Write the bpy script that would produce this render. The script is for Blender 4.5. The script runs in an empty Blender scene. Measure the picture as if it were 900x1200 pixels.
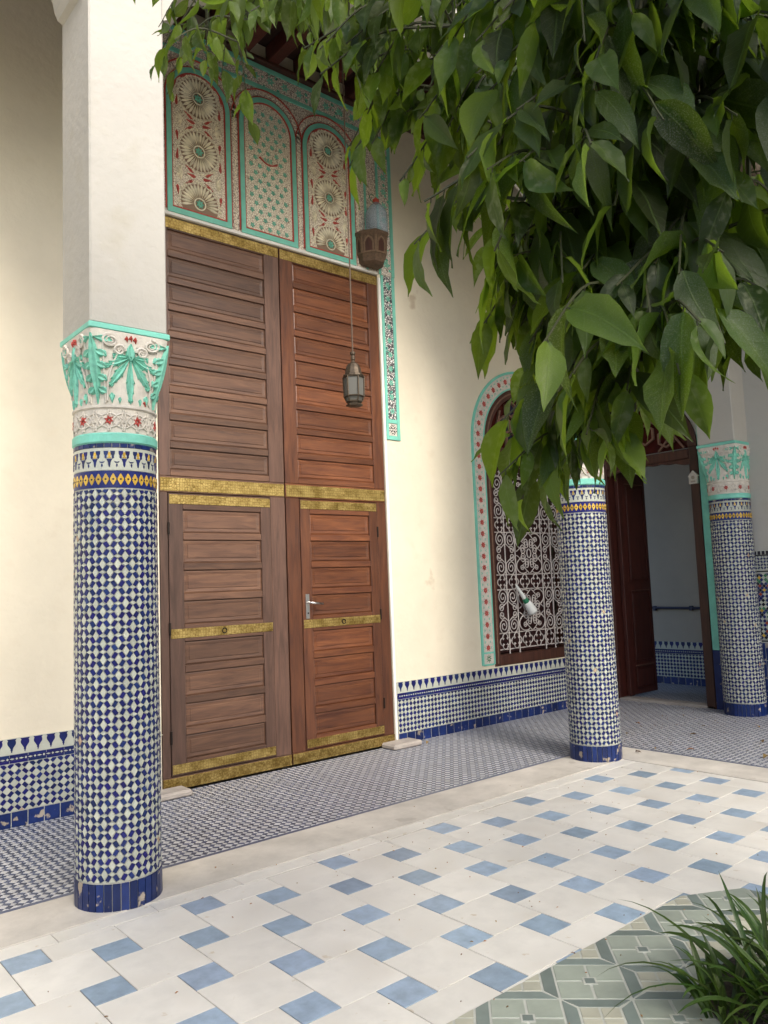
import bpy, math, random
from mathutils import Vector, Matrix
random.seed(7)
R = math.radians
sc = bpy.context.scene
col = sc.collection

# ------------------------------------------------------------------ camera
CAM = Vector((-0.3075, -5.3316, 1.40))
yaw, pit, rol = R(40.465), R(5.214), R(-2.228)
fw = Vector((math.sin(yaw)*math.cos(pit), math.cos(yaw)*math.cos(pit), math.sin(pit)))
rt = Vector((math.cos(yaw), -math.sin(yaw), 0))
up = rt.cross(fw)
r2 = rt*math.cos(rol) + up*math.sin(rol)
u2 = -rt*math.sin(rol) + up*math.cos(rol)
cd = bpy.data.cameras.new('camera'); cam = bpy.data.objects.new('camera', cd); col.objects.link(cam)
cd.sensor_fit = 'VERTICAL'; cd.sensor_height = 36; cd.sensor_width = 27; cd.lens = 925.96/1200*36
cd.clip_start = .05; cd.clip_end = 500
cam.matrix_world = Matrix(((r2.x, u2.x, -fw.x, CAM.x), (r2.y, u2.y, -fw.y, CAM.y), (r2.z, u2.z, -fw.z, CAM.z), (0, 0, 0, 1)))
sc.camera = cam
# ------------------------------------------------------------------ light
SUN_EL, SUN_AZ = 40, 188            # azimuth measured from +Y towards +X
w = bpy.data.worlds.new('World'); sc.world = w; w.use_nodes = True
wn = w.node_tree.nodes; wl = w.node_tree.links
sky = wn.new('ShaderNodeTexSky'); sky.sky_type = 'NISHITA'; sky.sun_disc = False
sky.sun_elevation = R(SUN_EL); sky.sun_rotation = R(SUN_AZ)
sky.air_density = 1.0; sky.dust_density = 3.0; sky.ozone_density = 1.0
wl.new(sky.outputs[0], wn['Background'].inputs[0]); wn['Background'].inputs[1].default_value = .15
sd = bpy.data.lights.new('sun', 'SUN'); sun = bpy.data.objects.new('sun', sd); col.objects.link(sun)
sd.energy = 1.5; sd.angle = R(25); sd.color = (1, .95, .87)
sdir = Vector((math.sin(R(SUN_AZ))*math.cos(R(SUN_EL)), math.cos(R(SUN_AZ))*math.cos(R(SUN_EL)), math.sin(R(SUN_EL))))
sun.location = sdir*30; sun.rotation_euler = sdir.to_track_quat('Z', 'Y').to_euler()
sc.view_settings.view_transform = 'Standard'; sc.view_settings.look = 'None'
sc.view_settings.gamma = 1; sc.view_settings.use_curve_mapping = False
sc.view_settings.exposure = 1.06
sc.render.engine = 'CYCLES'
sc.cycles.max_bounces = 10; sc.cycles.diffuse_bounces = 6; sc.cycles.transmission_bounces = 6

# ------------------------------------------------------------------ materials
M = {}
def mat(name, c, rough=.6, var=.0, noise=None, bump=None, metal=0, spec=.5, hue=0, coat=0, c2=None, spots=None, spots2=None):
    """c base; var = strength of per-piece value variation; noise=(scale, amount, detail); bump=(scale, strength, dist);
    c2 = second colour mixed in by the noise; spots=(scale, threshold, colour)"""
    m = bpy.data.materials.new(name); m.use_nodes = True
    n = m.node_tree.nodes; l = m.node_tree.links; b = n['Principled BSDF']
    b.inputs['Roughness'].default_value = rough; b.inputs['Metallic'].default_value = metal
    b.inputs['Specular IOR Level'].default_value = spec
    if coat: b.inputs['Coat Weight'].default_value = coat; b.inputs['Coat Roughness'].default_value = .12
    tc = n.new('ShaderNodeTexCoord'); oi = n.new('ShaderNodeObjectInfo')
    add = n.new('ShaderNodeVectorMath'); add.operation = 'MULTIPLY_ADD'
    comb = n.new('ShaderNodeCombineXYZ'); l.new(oi.outputs['Random'], comb.inputs[0]); l.new(oi.outputs['Random'], comb.inputs[1])
    l.new(comb.outputs[0], add.inputs[0]); add.inputs[1].default_value = (37, 71, 0); l.new(tc.outputs['Object'], add.inputs[2])
    vec = add.outputs[0]
    rgb = n.new('ShaderNodeRGB'); rgb.outputs[0].default_value = (*c, 1); out = rgb.outputs[0]
    if noise:
        t = n.new('ShaderNodeTexNoise'); t.inputs['Scale'].default_value = noise[0]; t.inputs['Detail'].default_value = noise[2] if len(noise) > 2 else 6
        t.inputs['Roughness'].default_value = .62
        l.new(vec, t.inputs['Vector'])
        if c2:
            rm = n.new('ShaderNodeValToRGB'); rm.color_ramp.elements[0].position = .5-noise[1]; rm.color_ramp.elements[1].position = .5+noise[1]
            l.new(t.outputs['Fac'], rm.inputs[0])
            mx = n.new('ShaderNodeMix'); mx.data_type = 'RGBA'; l.new(rm.outputs[0], mx.inputs['Factor'])
            l.new(out, mx.inputs['A']); mx.inputs['B'].default_value = (*c2, 1); out = mx.outputs['Result']
        else:
            hs = n.new('ShaderNodeHueSaturation'); mr = n.new('ShaderNodeMapRange')
            mr.inputs['From Min'].default_value = .3; mr.inputs['From Max'].default_value = .7
            mr.inputs['To Min'].default_value = 1-noise[1]; mr.inputs['To Max'].default_value = 1+noise[1]
            l.new(t.outputs['Fac'], mr.inputs['Value']); l.new(mr.outputs[0], hs.inputs['Value']); l.new(out, hs.inputs['Color']); out = hs.outputs[0]
    for spots in [q for q in (spots, spots2) if q]:
        t = n.new('ShaderNodeTexNoise'); t.inputs['Scale'].default_value = spots[0]; t.inputs['Detail'].default_value = 5; l.new(vec, t.inputs['Vector'])
        mr = n.new('ShaderNodeMapRange'); mr.inputs['From Min'].default_value = spots[1]; mr.inputs['From Max'].default_value = spots[1]+(spots[3] if len(spots) > 3 else .05); l.new(t.outputs['Fac'], mr.inputs['Value'])
        mx = n.new('ShaderNodeMix'); mx.data_type = 'RGBA'; l.new(mr.outputs[0], mx.inputs['Factor']); l.new(out, mx.inputs['A']); mx.inputs['B'].default_value = (*spots[2], 1); out = mx.outputs['Result']
    if var or hue:
        at = n.new('ShaderNodeAttribute'); at.attribute_name = 'var'
        s = n.new('ShaderNodeMath'); s.operation = 'ADD'; l.new(at.outputs['Fac'], s.inputs[0]); l.new(oi.outputs['Random'], s.inputs[1])
        fr = n.new('ShaderNodeMath'); fr.operation = 'FRACT'; l.new(s.outputs[0], fr.inputs[0])
        mr = n.new('ShaderNodeMapRange'); mr.inputs['To Min'].default_value = 1-var; mr.inputs['To Max'].default_value = 1+var; l.new(fr.outputs[0], mr.inputs['Value'])
        hs = n.new('ShaderNodeHueSaturation'); l.new(mr.outputs[0], hs.inputs['Value']); l.new(out, hs.inputs['Color'])
        if hue:
            m2 = n.new('ShaderNodeMath'); m2.operation = 'MULTIPLY'; m2.inputs[1].default_value = 7.3; l.new(fr.outputs[0], m2.inputs[0])
            f2 = n.new('ShaderNodeMath'); f2.operation = 'FRACT'; l.new(m2.outputs[0], f2.inputs[0])
            mh = n.new('ShaderNodeMapRange'); mh.inputs['To Min'].default_value = .5-hue; mh.inputs['To Max'].default_value = .5+hue; l.new(f2.outputs[0], mh.inputs['Value']); l.new(mh.outputs[0], hs.inputs['Hue'])
        out = hs.outputs[0]
    l.new(out, b.inputs['Base Color'])
    if bump:
        t = n.new('ShaderNodeTexNoise'); t.inputs['Scale'].default_value = bump[0]; t.inputs['Detail'].default_value = 5; l.new(vec, t.inputs['Vector'])
        bp = n.new('ShaderNodeBump'); bp.inputs['Strength'].default_value = bump[1]; bp.inputs['Distance'].default_value = bump[2]
        l.new(t.outputs['Fac'], bp.inputs['Height']); l.new(bp.outputs[0], b.inputs['Normal'])
    M[name] = m
    return m

def wood(name, c, c2, rough=.45, coat=.0, axis=0):
    m = bpy.data.materials.new(name); m.use_nodes = True
    n = m.node_tree.nodes; l = m.node_tree.links; b = n['Principled BSDF']
    tc = n.new('ShaderNodeTexCoord'); mp = n.new('ShaderNodeMapping')
    oi = n.new('ShaderNodeObjectInfo')
    sc_ = [14, 14, 14]; sc_[axis] = 1.3
    mp.inputs['Scale'].default_value = sc_; l.new(tc.outputs['Object'], mp.inputs['Vector'])
    cb = n.new('ShaderNodeCombineXYZ'); 
    for i in range(3): l.new(oi.outputs['Random'], cb.inputs[i])
    sm = n.new('ShaderNodeVectorMath'); sm.operation = 'MULTIPLY_ADD'; l.new(cb.outputs[0], sm.inputs[0]); sm.inputs[1].default_value = (41, 13, 77); l.new(mp.outputs[0], sm.inputs[2])
    t = n.new('ShaderNodeTexNoise'); t.inputs['Scale'].default_value = 2.2; t.inputs['Detail'].default_value = 8; t.inputs['Roughness'].default_value = .65; t.inputs['Distortion'].default_value = .6
    l.new(sm.outputs[0], t.inputs['Vector'])
    rm = n.new('ShaderNodeValToRGB'); rm.color_ramp.elements[0].position = .32; rm.color_ramp.elements[1].position = .7
    rm.color_ramp.elements[0].color = (*c2, 1); rm.color_ramp.elements[1].color = (*c, 1)
    l.new(t.outputs['Fac'], rm.inputs[0])
    hs = n.new('ShaderNodeHueSaturation'); mr = n.new('ShaderNodeMapRange'); mr.inputs['To Min'].default_value = .72; mr.inputs['To Max'].default_value = 1.25
    l.new(oi.outputs['Random'], mr.inputs['Value']); l.new(mr.outputs[0], hs.inputs['Value']); l.new(rm.outputs[0], hs.inputs['Color'])
    l.new(hs.outputs[0], b.inputs['Base Color'])
    t2 = n.new('ShaderNodeTexNoise'); t2.inputs['Scale'].default_value = 3; l.new(tc.outputs['Object'], t2.inputs['Vector'])
    mr2 = n.new('ShaderNodeMapRange'); mr2.inputs['To Min'].default_value = rough-.12; mr2.inputs['To Max'].default_value = rough+.18; l.new(t2.outputs['Fac'], mr2.inputs['Value'])
    l.new(mr2.outputs[0], b.inputs['Roughness'])
    bp = n.new('ShaderNodeBump'); bp.inputs['Strength'].default_value = .25; bp.inputs['Distance'].default_value = .003; l.new(t.outputs['Fac'], bp.inputs['Height']); l.new(bp.outputs[0], b.inputs['Normal'])
    b.inputs['Coat Weight'].default_value = coat; b.inputs['Coat Roughness'].default_value = .3
    M[name] = m

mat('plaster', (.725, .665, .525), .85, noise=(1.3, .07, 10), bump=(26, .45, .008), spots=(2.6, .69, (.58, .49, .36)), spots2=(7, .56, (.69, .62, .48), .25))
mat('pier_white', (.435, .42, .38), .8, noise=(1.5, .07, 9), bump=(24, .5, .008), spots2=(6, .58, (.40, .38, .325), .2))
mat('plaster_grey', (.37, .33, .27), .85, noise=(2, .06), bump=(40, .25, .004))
mat('white_edge', (.82, .80, .76), .8, noise=(4, .06))
mat('grout', (.44, .45, .40), .85, noise=(25, .15))
mat('glaze_white', (.47, .495, .42), .3, var=.14, hue=.015, noise=(14, .08), spots=(9, .74, (.45, .30, .18)))
mat('glaze_blue', (.012, .020, .115), .33, var=.28, hue=.015, noise=(20, .2), spec=.3)
mat('glaze_base', (.010, .024, .11), .28, var=.3, noise=(14, .25), spec=.35, spots=(17, .61, (.35, .30, .24)))
mat('glaze_yellow', (.58, .37, .05), .25, var=.25)
mat('bare_clay', (.46, .34, .24), .8, noise=(30, .2))
mat('glaze_black', (.02, .02, .03), .25)
mat('glaze_green', (.06, .20, .10), .25, var=.2)
mat('glaze_red', (.32, .06, .03), .25, var=.2)
mat('turquoise', (.19, .57, .46), .6, noise=(9, .12), bump=(80, .25, .002))
mat('turquoise_leaf', (.19, .53, .41), .7, noise=(30, .22), bump=(90, .3, .002))
mat('stucco_white', (.60, .565, .50), .8, noise=(22, .14), bump=(70, .5, .003))
mat('stucco_pink', (.55, .30, .26), .8, noise=(20, .2))
mat('paint_red', (.46, .07, .055), .6, noise=(40, .25))
mat('paint_dark_red', (.25, .025, .022), .6, noise=(30, .2))
mat('cream_carving', (.84, .79, .63), .75, var=.15, noise=(30, .12))
mat('carve_brown', (.27, .19, .13), .8)  # brown ground behind the rosette petals
mat('concrete', (.56, .53, .475), .75, noise=(3.2, .2, 9), bump=(30, .3, .004), spots=(5, .64, (.46, .43, .38)))
mat('tile_cream', (.71, .695, .645), .42, var=.06, noise=(7, .09, 10), bump=(25, .08, .002), spots=(16, .68, (.58, .52, .42)), spots2=(3.5, .50, (.60, .575, .52), .25))
mat('tile_blue', (.28, .37, .48), .4, var=.18, noise=(14, .2), hue=.005)
mat('tile_joint', (.22, .19, .15), .9, noise=(18, .25))
mat('mosaic_dark', (.065, .08, .135), .35, var=.35)
mat('mosaic_light', (.51, .515, .53), .35, var=.10, noise=(8, .10))
mat('mosaic_joint', (.27, .27, .27), .8)
mat('bed_light', (.30, .34, .29), .4, var=.10, noise=(10, .12))
mat('bed_dark', (.165, .205, .19), .4, var=.14, noise=(10, .12))
mat('bed_beige', (.42, .42, .34), .45, var=.1, noise=(10, .1))
mat('bed_joint', (.44, .455, .41), .8, noise=(20, .1))
mat('soil', (.025, .022, .016), .95, noise=(12, .4), bump=(20, 1, .03))
mat('stone', (.42, .38, .34), .8, noise=(8, .2), bump=(25, .4, .006))
mat('earth', (.30, .27, .22), .9, noise=(.5, .15))
wood('wood_grey', (.155, .080, .047), (.066, .033, .022), .48, .1)
wood('wood_red', (.195, .070, .027), (.075, .024, .012), .38, .3)
wood('wood_grey_v', (.130, .070, .049), (.058, .031, .022), .48, .1, 2)
wood('wood_red_v', (.17, .062, .026), (.065, .022, .012), .38, .3, 2)
wood('wood_brown', (.085, .030, .018), (.032, .012, .008), .5, 0, 2)
wood('wood_maroon', (.10, .022, .014), (.045, .010, .007), .5, 0, 2)
wood('wood_ceiling', (.06, .022, .014), (.02, .008, .006), .7, 0, 1)
mat('wood_tan', (.20, .13, .08), .7, noise=(40, .3))
mat('wood_carved', (.12, .075, .045), .7, noise=(40, .35), c2=None, bump=(60, .8, .006))
mat('wood_tracery', (.19, .105, .070), .7, noise=(40, .25))
mat('iron_white', (.50, .465, .44), .5, noise=(60, .12))
mat('dark_void', (.012, .008, .008), .6)
mat('shutter', (.035, .010, .010), .5, noise=(6, .2))
mat('hinge', (.02, .015, .012), .5, metal=.6)
mat('steel', (.75, .75, .73), .28, metal=1)
mat('plastic_white', (.72, .75, .74), .35)
mat('plastic_green', (.02, .18, .09), .4)
mat('plastic_red', (.45, .05, .03), .4)
mat('pipe_blue', (.02, .025, .06), .5)
mat('pot_leaf_dead', (.26, .15, .05), .7, var=.5, hue=.03)
mat('bark', (.10, .075, .05), .9, noise=(14, .35), bump=(22, 1, .02))
mat('twig', (.055, .06, .025), .7, noise=(30, .2))
mat('fruit', (.06, .13, .02), .4, noise=(20, .15), bump=(120, .3, .002))
mat('lantern_metal', (.09, .07, .05), .5, metal=.7, noise=(60, .4))
mat('cord', (.10, .07, .05), .8)

# engraved brass: scalloped stamping by voronoi + bump
def brass():
    m = bpy.data.materials.new('brass'); m.use_nodes = True
    n = m.node_tree.nodes; l = m.node_tree.links; b = n['Principled BSDF']
    b.inputs['Metallic'].default_value = .85; b.inputs['Roughness'].default_value = .42
    tc = n.new('ShaderNodeTexCoord'); t = n.new('ShaderNodeTexVoronoi'); t.inputs['Scale'].default_value = 48; t.feature = 'DISTANCE_TO_EDGE'; t.inputs['Randomness'].default_value = .35
    l.new(tc.outputs['Object'], t.inputs['Vector'])
    rm = n.new('ShaderNodeValToRGB'); rm.color_ramp.elements[0].position = .0; rm.color_ramp.elements[0].color = (.30, .20, .06, 1); rm.color_ramp.elements[1].position = .12; rm.color_ramp.elements[1].color = (.56, .42, .15, 1)
    l.new(t.outputs['Distance'], rm.inputs[0])
    t2 = n.new('ShaderNodeTexNoise'); t2.inputs['Scale'].default_value = 9; t2.inputs['Detail'].default_value = 6; l.new(tc.outputs['Object'], t2.inputs['Vector'])
    mx = n.new('ShaderNodeMix'); mx.data_type = 'RGBA'; mx.blend_type = 'MULTIPLY'; mx.inputs['Factor'].default_value = .8
    r2_ = n.new('ShaderNodeValToRGB'); r2_.color_ramp.elements[0].position = .35; r2_.color_ramp.elements[0].color = (.45, .40, .25, 1); r2_.color_ramp.elements[1].position = .6
    l.new(t2.outputs['Fac'], r2_.inputs[0]); l.new(rm.outputs[0], mx.inputs['A']); l.new(r2_.outputs[0], mx.inputs['B']); l.new(mx.outputs['Result'], b.inputs['Base Color'])
    bp = n.new('ShaderNodeBump'); bp.inputs['Strength'].default_value = .7; bp.inputs['Distance'].default_value = .006; l.new(t.outputs['Distance'], bp.inputs['Height']); l.new(bp.outputs[0], b.inputs['Normal'])
    M['brass'] = m
brass()
# carved plaster ground: small cream leaf scrolls on a dark cut-back ground
def carved(name, scale, cream, dark, edge=.16, tint=None):
    m = bpy.data.materials.new(name); m.use_nodes = True
    n = m.node_tree.nodes; l = m.node_tree.links; b = n['Principled BSDF']; b.inputs['Roughness'].default_value = .8
    tc = n.new('ShaderNodeTexCoord')
    nz = n.new('ShaderNodeTexNoise'); nz.inputs['Scale'].default_value = scale*.6; l.new(tc.outputs['Object'], nz.inputs['Vector'])
    ad = n.new('ShaderNodeVectorMath'); ad.operation = 'MULTIPLY_ADD'; ad.inputs[1].default_value = (.6/scale,)*3; l.new(nz.outputs['Color'], ad.inputs[0]); l.new(tc.outputs['Object'], ad.inputs[2])
    t = n.new('ShaderNodeTexVoronoi'); t.feature = 'DISTANCE_TO_EDGE'; t.inputs['Scale'].default_value = scale; l.new(ad.outputs[0], t.inputs['Vector'])
    rm = n.new('ShaderNodeValToRGB'); rm.color_ramp.elements[0].position = edge*.6; rm.color_ramp.elements[0].color = (*dark, 1); rm.color_ramp.elements[1].position = edge*1.3; rm.color_ramp.elements[1].color = (*cream, 1)
    l.new(t.outputs['Distance'], rm.inputs[0]); out = rm.outputs[0]
    if tint:
        tv = n.new('ShaderNodeTexVoronoi'); tv.inputs['Scale'].default_value = scale*.28; l.new(tc.outputs['Object'], tv.inputs['Vector'])
        rr = n.new('ShaderNodeValToRGB'); rr.color_ramp.elements[0].position = .22; rr.color_ramp.elements[0].color = (1, 1, 1, 1); rr.color_ramp.elements[1].position = .27; rr.color_ramp.elements[1].color = (0, 0, 0, 1)
        l.new(tv.outputs['Distance'], rr.inputs[0])
        mx = n.new('ShaderNodeMix'); mx.data_type = 'RGBA'; l.new(rr.outputs[0], mx.inputs['Factor']); l.new(out, mx.inputs['A'])
        ml = n.new('ShaderNodeMix'); ml.data_type = 'RGBA'; ml.blend_type = 'MULTIPLY'; ml.inputs['Factor'].default_value = 1; l.new(out, ml.inputs['A']); ml.inputs['B'].default_value = (*tint, 1)
        l.new(ml.outputs['Result'], mx.inputs['B']); out = mx.outputs['Result']
    l.new(out, b.inputs['Base Color'])
    bp = n.new('ShaderNodeBump'); bp.inputs['Strength'].default_value = .8; bp.inputs['Distance'].default_value = .006; l.new(t.outputs['Distance'], bp.inputs['Height']); l.new(bp.outputs[0], b.inputs['Normal'])
    M[name] = m
carved('carve_cream', 62, (.86, .81, .67), (.36, .27, .20), .065)
carved('carve_fret', 48, (.80, .72, .62), (.30, .23, .20), .08)
carved('carve_band', 55, (.84, .78, .70), (.24, .19, .17), .08, (.22, .85, .70))
carved('carve_leg', 48, (.80, .78, .74), (.06, .06, .07), .15, (.22, .85, .70))

def glass_mat(name, c, rough, ior=1.45, trans=1.0, alpha=1):
    m = bpy.data.materials.new(name); m.use_nodes = True; b = m.node_tree.nodes['Principled BSDF']
    b.inputs['Base Color'].default_value = (*c, 1); b.inputs['Roughness'].default_value = rough; b.inputs['IOR'].default_value = ior; b.inputs['Transmission Weight'].default_value = trans
    M[name] = m
glass_mat('jug_plastic', (.80, .89, .97), .12, 1.15, .85)
glass_mat('lantern_glass', (.17, .17, .155), .5, 1.3, .25)
glass_mat('pane_blue', (.02, .02, .05), .1, 1.45, 0)
glass_mat('pane_red', (.06, .012, .010), .1, 1.45, 0)

def leaf_mat(name, c, tr, dust=.0, rough=.38, fac=.36, var=.3):
    m = bpy.data.materials.new(name); m.use_nodes = True
    n = m.node_tree.nodes; l = m.node_tree.links; b = n['Principled BSDF']; o = n['Material Output']
    b.inputs['Roughness'].default_value = rough; b.inputs['Specular IOR Level'].default_value = .4
    tc = n.new('ShaderNodeTexCoord'); oi = n.new('ShaderNodeObjectInfo'); at = n.new('ShaderNodeAttribute'); at.attribute_name = 'var'
    s = n.new('ShaderNodeMath'); s.operation = 'ADD'; l.new(at.outputs['Fac'], s.inputs[0]); l.new(oi.outputs['Random'], s.inputs[1])
    fr = n.new('ShaderNodeMath'); fr.operation = 'FRACT'; l.new(s.outputs[0], fr.inputs[0])
    sx = n.new('ShaderNodeSeparateXYZ'); l.new(tc.outputs['UV'], sx.inputs[0])
    # veins: |u| with chevrons along v
    ab = n.new('ShaderNodeMath'); ab.operation = 'SUBTRACT'; ab.inputs[1].default_value = .5; l.new(sx.outputs[0], ab.inputs[0])
    a2 = n.new('ShaderNodeMath'); a2.operation = 'ABSOLUTE'; l.new(ab.outputs[0], a2.inputs[0])
    ch = n.new('ShaderNodeMath'); ch.operation = 'MULTIPLY_ADD'; ch.inputs[1].default_value = -.42; l.new(a2.outputs[0], ch.inputs[0]); l.new(sx.outputs[1], ch.inputs[2])
    wv = n.new('ShaderNodeMath'); wv.operation = 'MULTIPLY'; wv.inputs[1].default_value = 9; l.new(ch.outputs[0], wv.inputs[0])
    pp = n.new('ShaderNodeMath'); pp.operation = 'PINGPONG'; pp.inputs[1].default_value = .5; l.new(wv.outputs[0], pp.inputs[0])
    v1 = n.new('ShaderNodeMapRange'); v1.inputs['From Min'].default_value = .0; v1.inputs['From Max'].default_value = .07; v1.inputs['To Min'].default_value = 1; v1.inputs['To Max'].default_value = 0; l.new(pp.outputs[0], v1.inputs['Value'])
    v2 = n.new('ShaderNodeMapRange'); v2.inputs['From Min'].default_value = .012; v2.inputs['From Max'].default_value = .03; v2.inputs['To Min'].default_value = 1; v2.inputs['To Max'].default_value = 0; l.new(a2.outputs[0], v2.inputs['Value'])
    vm = n.new('ShaderNodeMath'); vm.operation = 'MAXIMUM'; l.new(v2.outputs[0], vm.inputs[1])
    vh = n.new('ShaderNodeMath'); vh.operation = 'MULTIPLY'; vh.inputs[1].default_value = .45; l.new(v1.outputs[0], vh.inputs[0]); l.new(vh.outputs[0], vm.inputs[0])
    hs = n.new('ShaderNodeHueSaturation'); hs.inputs['Color'].default_value = (*c, 1)
    mr = n.new('ShaderNodeMapRange'); mr.inputs['To Min'].default_value = 1-var; mr.inputs['To Max'].default_value = 1+var*1.3; l.new(fr.outputs[0], mr.inputs['Value']); l.new(mr.outputs[0], hs.inputs['Value'])
    m2 = n.new('ShaderNodeMath'); m2.operation = 'MULTIPLY'; m2.inputs[1].default_value = 5.7; l.new(fr.outputs[0], m2.inputs[0])
    f2 = n.new('ShaderNodeMath'); f2.operation = 'FRACT'; l.new(m2.outputs[0], f2.inputs[0])
    mh = n.new('ShaderNodeMapRange'); mh.inputs['To Min'].default_value = .455; mh.inputs['To Max'].default_value = .51; l.new(f2.outputs[0], mh.inputs['Value']); l.new(mh.outputs[0], hs.inputs['Hue'])
    mx = n.new('ShaderNodeMix'); mx.data_type = 'RGBA'; l.new(vm.outputs[0], mx.inputs['Factor']); l.new(hs.outputs[0], mx.inputs['A']); mx.inputs['B'].default_value = (c[0]*3.0, c[1]*2.2, c[2]*2.2, 1)
    out = mx.outputs['Result']
    nz = n.new('ShaderNodeTexNoise'); nz.inputs['Scale'].default_value = 70; nz.inputs['Detail'].default_value = 4; l.new(tc.outputs['Object'], nz.inputs['Vector'])
    if dust:
        dm = n.new('ShaderNodeMapRange'); dm.inputs['From Min'].default_value = .50; dm.inputs['From Max'].default_value = .66; dm.inputs['To Max'].default_value = dust; l.new(nz.outputs['Fac'], dm.inputs['Value'])
        dv = n.new('ShaderNodeMath'); dv.operation = 'MULTIPLY'; l.new(dm.outputs[0], dv.inputs[0]); l.new(f2.outputs[0], dv.inputs[1])
        md = n.new('ShaderNodeMix'); md.data_type = 'RGBA'; l.new(dv.outputs[0], md.inputs['Factor']); l.new(out, md.inputs['A']); md.inputs['B'].default_value = (.20, .22, .13, 1); out = md.outputs['Result']
    l.new(out, b.inputs['Base Color'])
    bp = n.new('ShaderNodeBump'); bp.inputs['Strength'].default_value = .4; bp.inputs['Distance'].default_value = .002; l.new(vm.outputs[0], bp.inputs['Height']); l.new(bp.outputs[0], b.inputs['Normal'])
    tb = n.new('ShaderNodeBsdfTranslucent')
    h3 = n.new('ShaderNodeHueSaturation'); h3.inputs['Color'].default_value = (*tr, 1); l.new(mr.outputs[0], h3.inputs['Value']); l.new(h3.outputs[0], tb.inputs['Color'])
    ms = n.new('ShaderNodeMixShader'); ms.inputs[0].default_value = fac; l.new(b.outputs[0], ms.inputs[1]); l.new(tb.outputs[0], ms.inputs[2]); l.new(ms.outputs[0], o.inputs['Surface'])
    M[name] = m
leaf_mat('leaf', (.020, .047, .009), (.30, .46, .03), .8, .5, .37, .5)
leaf_mat('blade', (.024, .058, .011), (.10, .20, .02), 0, .38, .25)

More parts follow.
